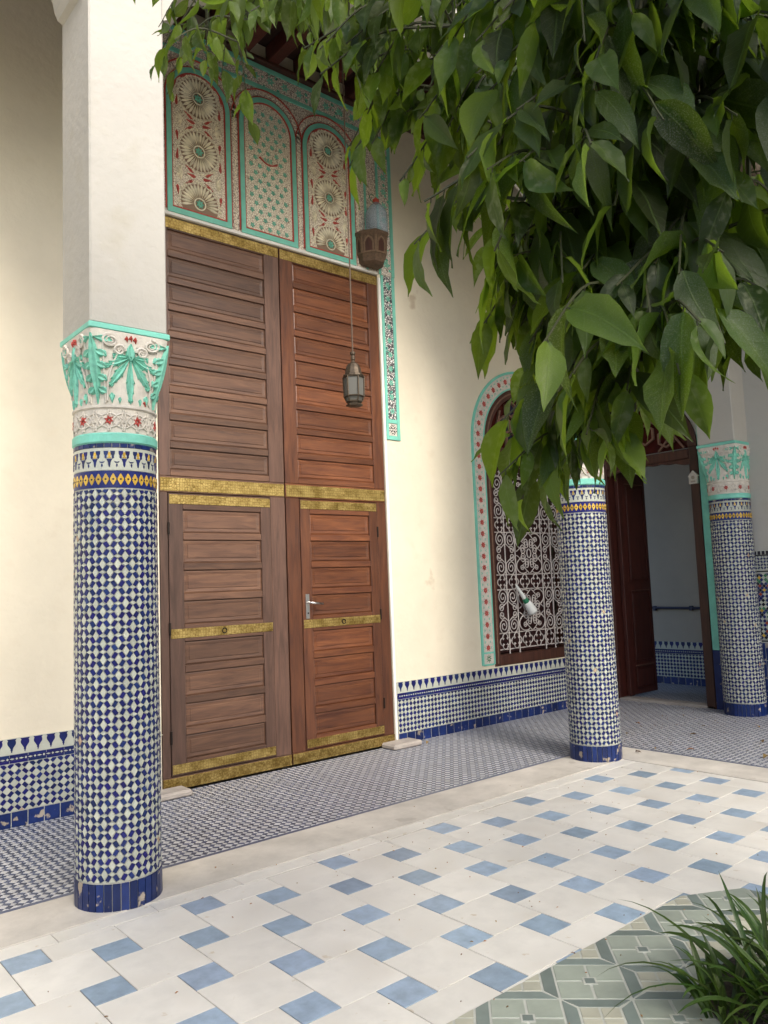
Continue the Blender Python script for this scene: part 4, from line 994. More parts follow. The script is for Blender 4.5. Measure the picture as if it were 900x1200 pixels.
BX, BZ = 4.165, 4.262
br = thing('wall_bracket', (BX, 0, BZ), 'carved wooden half-hexagon box fixed to the wall at the top corner of the door', 'wall bracket')
def hexring(rx, ry, z, n=6):
    rx *= .80; ry *= .8
    return [(BX-rx, -.016, z), (BX-rx*.98, -ry*.45, z), (BX-rx*.45, -ry, z), (BX+rx*.45, -ry, z), (BX+rx*.98, -ry*.45, z), (BX+rx, -.016, z)]
prof = [(.115, .165, BZ), (.145, .205, BZ+.016), (.150, .215, BZ+.052), (.165, .230, BZ+.08), (.178, .245, BZ+.24), (.200, .265, BZ+.26), (.200, .265, BZ+.284)]
mb = MB(); vs = []
for rx, ry, z in prof: vs += hexring(rx, ry, z)
fs = [(r*6+c, r*6+c+1, r*6+c+7, r*6+c+6) for r in range(len(prof)-1) for c in range(5)]+[tuple(range(6))[::-1], tuple(range((len(prof)-1)*6, len(prof)*6))]
fs += [(r*6+5, r*6, r*6+6, r*6+11) for r in range(len(prof)-1)]
mb.add(vs, fs); mb.build('box', 'wood_carved', br)
ra = [Vector(p) for p in hexring(.168, .233, BZ+.088)]; rb = [Vector(p) for p in hexring(.180, .247, BZ+.236)]
for c in range(5):
    a0, a1, b0, b1 = ra[c], ra[c+1], rb[c], rb[c+1]; nrm = (a1-a0).cross(b0-a0).normalized()
    F = lambda u, v, w_: a0.lerp(a1, u).lerp(b0.lerp(b1, u), v)+nrm*w_
    mb = MB()
    mb.ribbon([(.18, .05), (.18, .6), (.3, .85), (.5, .97), (.7, .85), (.82, .6), (.82, .05)], .09, F, .006); mb.ribbon([(.0, .03), (1, .03)], .10, F, .006); mb.ribbon([(.03, 0), (.03, 1)], .06, F, .007); mb.ribbon([(.97, 0), (.97, 1)], .06, F, .007)
    mb.build('arcade_rib', 'wood_tan', br)
    mb = MB(); mb.add([F(u, v, .002) for u, v in ((.24, .08), (.76, .08), (.74, .6), (.5, .9), (.26, .6))], [(0, 1, 2, 3, 4)]); mb.build('arcade_ground', 'wood_brown', br)
jg = thing('water_jug', (BX+.02, -.12, BZ+.2855), 'clear bluish plastic water jug with red cap standing on the carved wall bracket', 'jug')
jx, jy, jz = BX+.015, -.125, BZ+.2855
pr = [(.085, 0), (.100, .012), (.100, .05), (.094, .058), (.100, .066), (.100, .10), (.094, .108), (.100, .116), (.100, .15), (.094, .158), (.100, .166), (.098, .19), (.085, .225), (.055, .262), (.030, .285), (.026, .300)]
mb = MB(); mb.lathe([(r, jz+z) for r, z in pr]+[(r-.003, jz+z) for r, z in reversed(pr[1:])]+[(.03, jz+.004)], jx, jy, 28); mb.build('bottle', 'jug_plastic', jg, smooth=True)
mb = MB(); mb.lathe([(.030, jz+.290), (.031, jz+.30), (.031, jz+.318), (.018, jz+.326), (.010, jz+.340)], jx, jy, 16); mb.build('cap', 'plastic_red', jg)
mb = MB(); mb.tube([(jx-.03, jy, jz+.285), (jx-.065, jy, jz+.305), (jx-.075, jy, jz+.335), (jx-.05, jy, jz+.36), (jx-.02, jy, jz+.35)], .004, 6); mb.build('carry_loop', 'plastic_green', jg)

#==================================================================== ARCHED WINDOW
win = thing('arched_window', (WC, 0, WZ0), 'arched brown wooden window behind a white wrought-iron grille', 'window')
fy0, fy1 = -.006, .10
def ring_frame(mb, r0, r1, y0, y1, a0=0, a1=math.pi, n=28, cx=WC, cz=WZS):
    vs = []
    for i in range(n+1):
        a = a0+(a1-a0)*i/n; c, s = math.cos(a), math.sin(a)
        vs += [(cx+r0*c, y0, cz+r0*s), (cx+r1*c, y0, cz+r1*s), (cx+r1*c, y1, cz+r1*s), (cx+r0*c, y1, cz+r0*s)]
    fs = [(i*4+k, i*4+(k+1) % 4, i*4+4+(k+1) % 4, i*4+4+k) for i in range(n) for k in range(4)]+[(0, 1, 2, 3), (n*4+3, n*4+2, n*4+1, n*4)]
    mb.add(vs, fs)
g0 = .088
mb = MB(); ring_frame(mb, WR-g0, WR-.002, fy0, fy1); mb.bbox(WX0+.002, WX0+g0, fy0, fy1, WZ0+.002, WZS-.001, .005); mb.bbox(WX1-g0, WX1-.002, fy0, fy1, WZ0+.002, WZS-.001, .005)
mb.build('frame', 'wood_brown', win)
mb = MB(); mb.bbox(WX0+g0+.001, WX1-g0-.001, fy0+.002, fy1, WZ0+.003, .652, .005); mb.build('sill_rail', 'wood_brown', win)
mb = MB(); mb.bbox(WX0+g0+.001, WX1-g0-.001, fy0+.001, fy1, 2.652, 2.755, .005); mb.build('transom', 'wood_brown', win)
mb = MB(); ring_frame(mb, WR-.05, WR-.035, fy0-.008, fy0+.01); mb.box(WX0+.035, WX0+.05, fy0-.008, fy0+.004, WZ0+.03, WZS); mb.box(WX1-.05, WX1-.035, fy0-.008, fy0+.004, WZ0+.03, WZS); mb.build('bead', 'wood_tracery', win)
for x0, x1 in ((WX0+g0+.002, WC-.005), (WC+.005, WX1-g0-.002)):
    mb = MB(); mb.bbox(x0, x1, .11, .14, .655, 2.65, .004); sh = mb.build('shutter', 'shutter', win)
    for z0, z1 in ((.75, 1.3), (1.4, 1.95), (2.05, 2.55)): mb = MB(); mb.bbox(x0+.07, x1-.07, .10, .112, z0, z1, .006); mb.build('shutter_panel', 'shutter', sh)
# fanlight: coloured panes with wooden tracery
ri = WR-g0
mb = MB(); pts = arc(WC, WZS-.03, ri+.01, 0, math.pi, 24); n = len(pts); mb.add([(x, .07, z) for x, z in pts], [tuple(range(n))]); mb.build('fanlight_pane', 'pane_red', win)
Fz = lambda u, v, w_: (u, .06-w_, v)
def hexp(cx, cz, r, ph=0, sq=1): return [(cx+r*math.cos(ph+k*math.pi/3), cz+sq*r*math.sin(ph+k*math.pi/3)) for k in range(6)]
hexes = [(WC, 2.79+.245, .105), (WC-.24, 2.79+.22, .095), (WC+.24, 2.79+.22, .095), (WC-.36, 2.90, .082), (WC+.36, 2.90, .082), (WC-.13, 2.835, .10), (WC+.13, 2.835, .10), (WC-.13, 3.19, .085), (WC+.13, 3.19, .085)]
for cx, cz, r in hexes:
    pts = [p for p in hexp(cx, cz, r, math.pi/6)]
    if any(math.hypot(p[0]-WC, p[1]-WZS) > ri+.02 for p in pts): r *= .85; pts = hexp(cx, cz, r, math.pi/6)
    mb = MB(); mb.add([(x, .058, z) for x, z in pts], [tuple(range(6))]); mb.build('coloured_pane', 'pane_blue', win)
    mb = MB(); mb.ribbon(pts, .022, Fz, .03, closed=True); mb.build('tracery', 'wood_tracery', win)
mb = MB()
for a, b in (((WC-.5, 2.77), (WC-.2, 3.08)), ((WC+.5, 2.77), (WC+.2, 3.08)), ((WC-.24, 3.10), (WC, 2.95)), ((WC+.24, 3.10), (WC, 2.95)), ((WC, 3.14), (WC, 3.31)), ((WC-.36, 2.98), (WC-.30, 3.16)), ((WC+.36, 2.98), (WC+.30, 3.16)), ((WC-.13, 2.93), (WC-.2, 3.12)), ((WC+.13, 2.93), (WC+.2, 3.12))): mb.ribbon([a, b], .020, Fz, .024)
mb.build('tracery', 'wood_tracery', win)
# wrought-iron grille
gx = [5.692, 5.848, 6.004, 6.430, 6.586, 6.742]; gzs = [.70, .862, 1.297, 1.447, 1.880, 2.028, 2.452, 2.606]
GY = .012; gr = .0062
gm = MB()
gi = thing('window_grille', (WC, GY, .66), 'white painted wrought-iron scroll grille in the arched window', 'grille')
for x in gx: mb = MB(); mb.tube([(x, GY, .655), (x, GY, 2.648)], gr*1.15, 6); mb.build('bar', 'iron_white', gi)
for z in gzs: mb = MB(); mb.tube([(WX0+g0+.004, GY+.012, z), (WX1-g0-.004, GY+.012, z)], gr, 6); mb.build('cross_bar', 'iron_white', gi)
def G(u, v): return (u, GY-.006, v)
def tb(mb, pth, r=gr*.85): mb.tube([G(u, v) for u, v in pth], r, 5)
bands = [(.70, .862), (1.297, 1.447), (1.880, 2.028), (2.452, 2.606)]
w6 = (gx[-1]-gx[0])/6
for z0, z1 in bands:
    for i in range(6):
        cx = gx[0]+(i+.5)*w6; cz = (z0+z1)/2; r = min(w6, z1-z0)*.25; mb = MB()
        for k in range(4):
            a = k*math.pi/2+math.pi/4*0; ex, ez = cx+r*1.02*math.cos(a), cz+r*1.02*math.sin(a)
            tb(mb, arc(ex, ez, r*.92, a-2.25, a+2.25, 10))
        mb.build('quatrefoil', 'iron_white', gi)
def scroll_cell(x0, x1, z0, z1):
    """lyre of paired scrolls round a middle bar"""
    c = (x0+x1)/2; hw = (x1-x0)/2; H_ = z1-z0
    for s in (1, -1):
        for e, zc in ((1, z1-H_*.17), (-1, z0+H_*.17)):
            mb = MB(); r0 = hw*.47; n = 28
            sp = [(c+s*(hw*.50-r0*(1-.85*i/n)*math.cos(2*2*math.pi*i/n)), zc+e*r0*(1-.85*i/n)*math.sin(2*2*math.pi*i/n)*1.15) for i in range(n+1)]
            tb(mb, sp)
            # stem from the scroll down to the waist, then a small curl
            tb(mb, [(c+s*.004, zc), (c+s*.006, zc-e*H_*.10), (c+s*hw*.40, zc-e*H_*.19), (c+s*hw*.78, zc-e*H_*.26)])
            r1 = hw*.27
            tb(mb, [(c+s*(hw*.62-r1*(1-.8*i/18)*math.cos(1.5*2*math.pi*i/18+.5)), (z0+z1)/2+e*H_*.085+e*r1*(1-.8*i/18)*math.sin(1.5*2*math.pi*i/18+.5)) for i in range(19)])
            mb.build('scroll', 'iron_white', gi)
def flower_cell(x0, x1, z0, z1):
    c, z = (x0+x1)/2, (z0+z1)/2; hw, hh = (x1-x0)/2, (z1-z0)/2; mb = MB()
    tb(mb, [(c+.032*math.cos(a), z+.045*math.sin(a)) for a in [2*math.pi*k/16 for k in range(17)]], gr*1.1)
    for k in range(8):
        a = 2*math.pi*k/8+math.pi/8; d = .105
        px, pz = c+d*math.cos(a), z+d*1.05*math.sin(a)
        tb(mb, [(px+.040*math.cos(b+a)*(1-.35*abs(math.sin(b))), pz+.046*math.sin(b+a)) for b in [2*math.pi*i/14 for i in range(15)]])
        tb(mb, [(px+.018*math.cos(b), pz+.02*math.sin(b)) for b in [2*math.pi*i/10 for i in range(11)]], gr*.7)
    for sx in (1, -1):
        for sz in (1, -1):
            mb.tube([G(c+sx*hw*.50+sx*hw*.46*math.cos(b), z+sz*hh*.60+sz*hh*.36*math.sin(b)) for b in [-2.2+4.4*i/16 for i in range(17)]], gr*.9, 5)
            tb(mb, [(c+sx*(hw*.55-.03*(1-.8*i/14)*math.cos(1.4*6.28*i/14)), z+sz*(hh*.66+.03*(1-.8*i/14)*math.sin(1.4*6.28*i/14))) for i in range(15)])
            tb(mb, [(c+sx*.01, z+sz*hh*.95), (c+sx*hw*.25, z+sz*hh*.80), (c+sx*hw*.5, z+sz*hh*.55), (c+sx*hw*.3, z+sz*hh*.45)])
            tb(mb, [(c+sx*hw*.93, z+sz*.02), (c+sx*hw*.70, z+sz*hh*.22), (c+sx*hw*.85, z+sz*hh*.4)])
    mb.build('iron_flower', 'iron_white', gi)
for z0, z1 in ((.862, 1.297), (1.447, 1.880), (2.028, 2.452)):
    scroll_cell(gx[0], gx[2], z0, z1); scroll_cell(gx[3], gx[5], z0, z1); flower_cell(gx[2], gx[3], z0, z1)
# white bottle stuck in the grille
b0 = Vector((5.875, -.055, 1.385)); b1 = Vector((6.145, -.075, 1.045)); dv = (b1-b0)
bt = thing('spray_bottle', tuple(b1), 'white plastic bottle with a green collar wedged slantwise in the window grille', 'bottle')
def along(prof, m, nm):
    mb = MB(); mb.tube([b0+dv*(.12+.85*t) for t, r in prof], [r*.82 for t, r in prof], 14); mb.build(nm, m, bt, smooth=True)
along([(.0, .004), (.03, .012), (.10, .016), (.25, .020), (.45, .026), (.50, .028)], 'plastic_white', 'nozzle')
along([(.49, .031), (.52, .034), (.60, .036), (.64, .036)], 'plastic_green', 'collar')
along([(.63, .036), (.68, .048), (.78, .056), (.95, .062), (1.0, .058), (1.005, .01)], 'plastic_white', 'body')

# painted floral surround of the window
bo = thing('window_border', (WC, 0, WZ0), 'white stucco border with red flowers and turquoise edges around the arched window', 'stucco border')
ro = .805
def band_path(r, zb): return [(WC-r, zb+(WZS-zb)*k/6) for k in range(6)]+arc(WC, WZS, r, math.pi, 0, 36)+[(WC+r, WZS+(zb-WZS)*k/6) for k in range(1, 7)]
rm = (ro+WR)/2
mb = MB(); mb.ribbon(band_path(rm+.002, .70), ro-WR-.012, wallA, .008); mb.build('stucco_band', 'stucco_white', bo)
mb = MB(); mb.ribbon(band_path(ro-.012, .575), .026, wallA, .014); mb.build('painted_edge', 'turquoise', bo)
mb = MB(); mb.ribbon(band_path(WR+.010, .575), .016, wallA, .012); mb.build('painted_edge', 'turquoise', bo)
for s in (1, -1):
    x0, x1 = sorted((WC+s*(WR+.02), WC+s*(ro-.026)))
    slab('foot_square', 'stucco_white', x0, x1, .585, .682, .0, .008, bo); slab('painted_edge', 'turquoise', x0, x1, .683, .700, .0, .011, bo); slab('painted_edge', 'turquoise', x0, x1, .568, .584, .0, .011, bo)
    mb = MB(); cx = (x0+x1)/2
    for k in range(8): a = k*math.pi/4; mb.lobe((cx+.008*math.cos(a), .634+.008*math.sin(a)), (cx+.04*math.cos(a), .634+.04*math.sin(a)), .012, wallA, .004, 0, 4, .008)
    mb.build('foot_motif', 'glaze_green', bo)
# flowers along the band
pth = band_path(rm, .74); seg = []; acc = 0; step = .112
pos = []; d_acc = 0
for i in range(len(pth)-1):
    (ax, az), (bx, bz) = pth[i], pth[i+1]; d = math.hypot(bx-ax, bz-az)
    while d_acc <= d: f = d_acc/d; pos.append((ax+(bx-ax)*f, az+(bz-az)*f, (bx-ax)/d, (bz-az)/d)); d_acc += step
    d_acc -= d
sp = MB()
for x, z, tx, tz in pos:
    mb = MB(); flower(mb, x, z, .031, 7, wallA, 0, .022, .007, .008, random.random()*3); mb.build('red_flower', 'paint_red', bo)
    for s in (1, -1):
        for e in (1, -1):
            cx, cz = x+tx*step*.5*e*.75-tz*s*.045, z+tz*step*.5*e*.75+tx*s*.045
            sp.lobe((cx, cz), (cx+tx*.022*e+tz*s*.02, cz+tz*.022*e-tx*s*.02), .010, wallA, .003, 0, 3, .008)
            sp.lobe((x-tz*s*.036, z+tx*s*.036), (x-tz*s*.060+tx*e*.014, z+tx*s*.060+tz*e*.014), .009, wallA, .003, 0, 3, .008)
sp.build('leaf_sprigs', 'turquoise_leaf', bo)

#==================================================================== OPEN DOORWAY IN THE SIDE WALL
dw = thing('open_doorway', (XB, (SY0+SY1)/2, 0), 'dark red-brown wooden door frame standing open to a dim room', 'doorway')
fx0, fx1 = XB-.02, XB+.19
mb = MB(); mb.bbox(fx0, fx1, SY0-.10, SY0-.002, .0, zs, .006); mb.build('jamb', 'wood_maroon', dw)
mb = MB(); mb.bbox(fx0, fx1, SY1+.002, SY1+.10, .0, zs, .006); mb.build('jamb', 'wood_brown', dw)
vs = []; mb = MB(); n = 24
for i in range(n+1):
    a = math.pi*i/n; c, s = math.cos(a), math.sin(a)
    for r, x in ((rs-.10, fx0), (rs-.002, fx0), (rs-.002, fx1), (rs-.10, fx1)): vs.append((x, ycs+r*c, zs+r*s))
mb.add(vs, [(i*4+k, i*4+(k+1) % 4, i*4+4+(k+1) % 4, i*4+4+k) for i in range(n) for k in range(4)]); mb.build('arched_head', 'wood_brown', dw)
mb = MB(); mb.bbox(fx0+.004, fx1-.02, SY1+.101, SY0-.101, 2.60, 2.70, .006); mb.build('transom', 'wood_brown', dw)
# scalloped underside of the transom
mb = MB(); N = 13; yy0, yy1 = SY1+.101, SY0-.101
pts = [(yy0, 2.598)]+[(yy0+(yy1-yy0)*i/60, 2.598-(.015+.05*(abs(2*i/60-1))**2.5+.012*abs(math.sin(i/60*math.pi*6)))) for i in range(61)]+[(yy1, 2.598)]
n = len(pts); mb.add([(fx0+.02, y, z) for y, z in pts]+[(fx0+.05, y, z) for y, z in pts], [tuple(range(n)), tuple(range(n, 2*n))[::-1]]+[(i, (i+1) % n, n+(i+1) % n, n+i) for i in range(n)])
mb.build('scalloped_valance', 'wood_brown', dw)
Fb = lambda u, v, w_: (XB+.03-w_, u, v)
mb = MB(); pts = arc(ycs, zs, rs-.10, 0, math.pi, 20); mb.add([(XB+.06, y, z) for y, z in pts], [tuple(range(len(pts)))]); mb.build('fanlight_pane', 'pane_red', dw)
for cy, cz, r in ((ycs, 2.93, .11), (ycs-.25, 2.86, .10), (ycs+.25, 2.86, .10), (ycs-.15, 3.10, .08), (ycs+.15, 3.10, .08)):
    mb = MB(); mb.ribbon(hexp(cy, cz, r, math.pi/6), .022, Fb, .03, closed=True); mb.build('tracery', 'wood_tracery', dw)
mb = MB()
for a, b in (((ycs-.45, 2.72), (ycs-.1, 3.18)), ((ycs+.45, 2.72), (ycs+.1, 3.18)), ((ycs-.15, 2.72), (ycs-.4, 2.97)), ((ycs+.15, 2.72), (ycs+.4, 2.97))): mb.ribbon([a, b], .020, Fb, .024)
mb.build('tracery', 'wood_tracery', dw)
# open leaf, swung into the room against its jamb
lf = thing('open_door_leaf', (7.73, -.12, 0), 'dark red panelled door leaf swung inward at the doorway', 'door leaf')
ly = SY0-.135
mb = MB(); mb.bbox(7.735, 8.235, ly, ly+.035, .035, 2.59, .004); mb.build('slab', 'wood_maroon', lf)
for z0, z1 in ((.12, .32), (.42, 1.18), (1.34, 2.42)):
    mb = MB(); mb.bbox(7.82, 8.15, ly-.008, ly+.001, z0, z1, .006); mb.build('panel', 'wood_maroon', lf)
    mb = MB(); mb.ribbon([(7.80, z0-.02), (8.17, z0-.02), (8.17, z1+.02), (7.80, z1+.02)], .016, lambda u, v, w_: (u, ly-w_, v), .012, closed=True); mb.build('moulding', 'wood_maroon', lf)
    mb = MB(); mb.bbox(7.80, 8.17, ly-.014, ly-.0005, z1+.034, z1+.040, .001); mb.build('drip_strip', 'wood_tracery', lf)
lf2 = thing('folded_door_leaf', (7.70, -.1, 0), 'narrow red door leaf folded back between the frame and the panelled leaf', 'door leaf')
mb = MB(); mb.bbox(7.64, 7.725, SY0-.155, SY0-.108, .035, 2.59, .004); mb.build('slab', 'wood_maroon', lf2)
# house-shaped bell box on the frame
bl = thing('bell_box', (XB-.03, SY1+.04, 2.36), 'small white house-shaped box fixed on the dark door frame', 'bell box')
by, bz = SY1+.052, 2.375
for prof, m, nm, d0, d1 in (([(by-.045, bz-.055), (by+.045, bz-.055), (by+.045, bz+.02), (by+.06, bz+.02), (by, bz+.085), (by-.06, bz+.02), (by-.045, bz+.02)], 'stucco_white', 'box', .021, .05),):
    n = len(prof); mb = MB(); mb.add([(XB-d0, y, z) for y, z in prof]+[(XB-d1, y, z) for y, z in prof], [tuple(range(n)), tuple(range(n, 2*n))[::-1]]+[(i, (i+1) % n, n+(i+1) % n, n+i) for i in range(n)]); mb.build(nm, m, bl)
mb = MB(); mb.tube([(XB-.05, by, bz+.01), (XB-.056, by, bz+.01)], .018, 14); mb.build('button', 'plaster_grey', bl)
mb = MB(); mb.bbox(XB-.053, XB-.05, by-.025, by+.025, bz-.042, bz-.024, .001); mb.build('slot', 'plaster_grey', bl)

#==================================================================== TREE
rnd = random.Random(11)
TB = Vector((3.05, -4.55, 0))
tree = thing('broadleaf_tree', tuple(TB), 'leafy green tree whose dark glossy leaves hang over the courtyard', 'tree')
def crv(pts, n=10):
    """catmull-rom through pts"""
    P_ = [Vector(p) for p in pts]; P_ = [P_[0]*2-P_[1]]+P_+[P_[-1]*2-P_[-2]]; out = []
    for i in range(1, len(P_)-2):
        for k in range(n):
            t = k/n; a, b, c, d = P_[i-1], P_[i], P_[i+1], P_[i+2]
            out.append(.5*((2*b)+(c-a)*t+(2*a-5*b+4*c-d)*t*t+(3*b-a-3*c+d)*t**3))
    out.append(P_[-2]); return out
tr = crv([TB+Vector((0, 0, -.1)), TB+Vector((.03, .02, .6)), TB+Vector((-.03, .05, 1.2)), TB+Vector((-.06, .06, 1.8))], 6)
mb = MB(); mb.tube(tr, [.12-.05*i/(len(tr)-1)+(.04 if i < 2 else 0) for i in range(len(tr))], 12); mb.build('trunk', 'bark', tree, smooth=True)
FK = tr[-1]; limb_pts = []
for path, r0 in (([FK, (2.4, -4.3, 2.5), (1.7, -4.2, 3.0), (1.15, -3.8, 3.35), (.95, -3.25, 3.55)], .055),
                 ([FK, (2.3, -4.6, 2.4), (1.7, -4.7, 2.75), (1.05, -4.65, 2.75), (.6, -4.7, 2.95)], .05),
                 ([FK, (2.3, -4.35, 2.2), (1.8, -4.3, 2.55), (1.3, -4.3, 2.85), (.9, -4.2, 3.0)], .045),
                 ([FK, (2.6, -5.1, 2.6), (1.8, -5.6, 3.1), (.9, -5.9, 3.4), (-.1, -6.0, 3.5)], .05),
                 ([FK, (2.8, -3.9, 2.6), (2.6, -3.3, 3.2), (2.5, -2.9, 3.7)], .045),
                 ([FK, (3.5, -4.9, 2.6), (4.0, -5.2, 3.3), (4.2, -5.4, 3.8)], .05),
                 ([FK, (2.7, -4.6, 2.9), (2.0, -4.8, 3.7), (1.2, -4.9, 4.2)], .05)):
    c = crv(path, 8); mb = MB(); mb.tube(c, [r0*(1-.78*i/(len(c)-1)) for i in range(len(c))], 8); mb.build('limb', 'bark', tree, smooth=True)
    limb_pts += c[4:]
# leaf templates
def leaf_template(k):
    rw = random.Random(50+k); vs = []; uv = []; n = 8; cols = (-1, -.36, .36, 1)
    W = rw.uniform(.145, .225); bend = rw.uniform(.02, .45); fold = rw.uniform(.05, .6); tw = rw.uniform(-.8, .8); side = rw.uniform(-.09, .09)
    tt = [0, .06, .16, .30, .46, .62, .78, .91, 1.0]; ww = [.06, .42, .78, .99, 1.0, .83, .49, .16, .0]
    for t, wv_ in zip(tt, ww):
        for c in cols:
            x = c*W*wv_; z = abs(c)*W*wv_*fold-bend*t*t+rw.uniform(-.03, .03)*abs(c); a = tw*t
            vs.append((x*math.cos(a)-z*math.sin(a)*0+side*math.sin(t*3), t*.98, z+x*math.sin(a))); uv.append((c*.5*max(wv_, .05)+.5, t))
    fs = [(i*4+j, i*4+j+1, i*4+j+5, i*4+j+4) for i in range(n) for j in range(3)]
    return vs, fs, uv
TPL = [leaf_template(k) for k in range(16)]
TME = []
for vs, fs, uv in TPL:
    m = MB(); m.add(vs, fs, 0, 0.); m.uv = uv; TME.append(m.mesh('leaf', 'leaf', True))
leaves = []; twigs = MB()
def spray(cn, r, nt, lmin, lmax, dens=1.0):
    cn = Vector(cn); near = min(limb_pts, key=lambda q: (q-cn).length+.5*max(0, cn.z-q.z))
    to = (near-cn); dist = to.length; hd = Vector((to.x, to.y, 0)); hd = hd.normalized() if hd.length > 1e-3 else Vector((1, 0, 0))
    entry = cn+hd*r*.7+Vector((0, 0, r*.75))
    mid = near.lerp(entry, .5)+Vector((0, 0, .06+.05*dist))+Vector((rnd.uniform(-.05, .05), rnd.uniform(-.05, .05), 0))
    twigs.tube(crv([near, mid, entry], 6), [.008-.004*i/12 for i in range(13)], 5)
    for t in range(nt):
        a = rnd.uniform(-1.5, 1.5); d = Matrix.Rotation(a, 3, 'Z') @ (-hd)
        ln = r*rnd.uniform(1.0, 1.9)
        p0 = entry; p1 = entry+d*ln*.55+Vector((0, 0, rnd.uniform(-.15, .15)*r)); p2 = entry+d*ln+Vector((0, 0, -r*rnd.uniform(.3, 1.0)))
        c = crv([p0, p1, p2], 6); twigs.tube(c, [.0035-.0018*i/12 for i in range(13)], 4)
        k = max(4, int(ln/.032*dens)); sgn = rnd.choice((1, -1))
        for i in range(k):
            f = .18+.82*(i+.5)/k; j = f*12; q = c[min(12, int(j))].lerp(c[min(12, int(j)+1)], j-int(j)); tg = (c[min(12, int(j)+1)]-c[max(0, int(j)-1)]).normalized()
            sgn = -sgn; sd_ = tg.cross(Vector((0, 0, 1))).normalized()*sgn
            dr = (tg*.45+sd_*rnd.uniform(.15, .7)+Vector((0, 0, -rnd.uniform(.25, 1.5)))+Vector((rnd.uniform(-.3, .3), rnd.uniform(-.3, .3), rnd.uniform(-.2, .2)))).normalized()
            L = rnd.choice((rnd.uniform(lmin, lmax), rnd.uniform(lmin, lmax), rnd.uniform(lmin*.55, lmin)))*(.75+.25*math.sin(math.pi*f))
            nb = (Vector((0, 0, .8))+(-hd)*.55+sd_*.3+Vector((rnd.uniform(-.7, .7), rnd.uniform(-.7, .7), rnd.uniform(-.3, .3))))
            nb = (nb-dr*nb.dot(dr)); nb = nb.normalized() if nb.length > 1e-3 else dr.orthogonal().normalized()
            b = q+dr*.012; twigs.tube([q, b], .0013, 3, cap=False)
            leaves.append((b, dr, nb, L, rnd.randrange(16), rnd.random()))
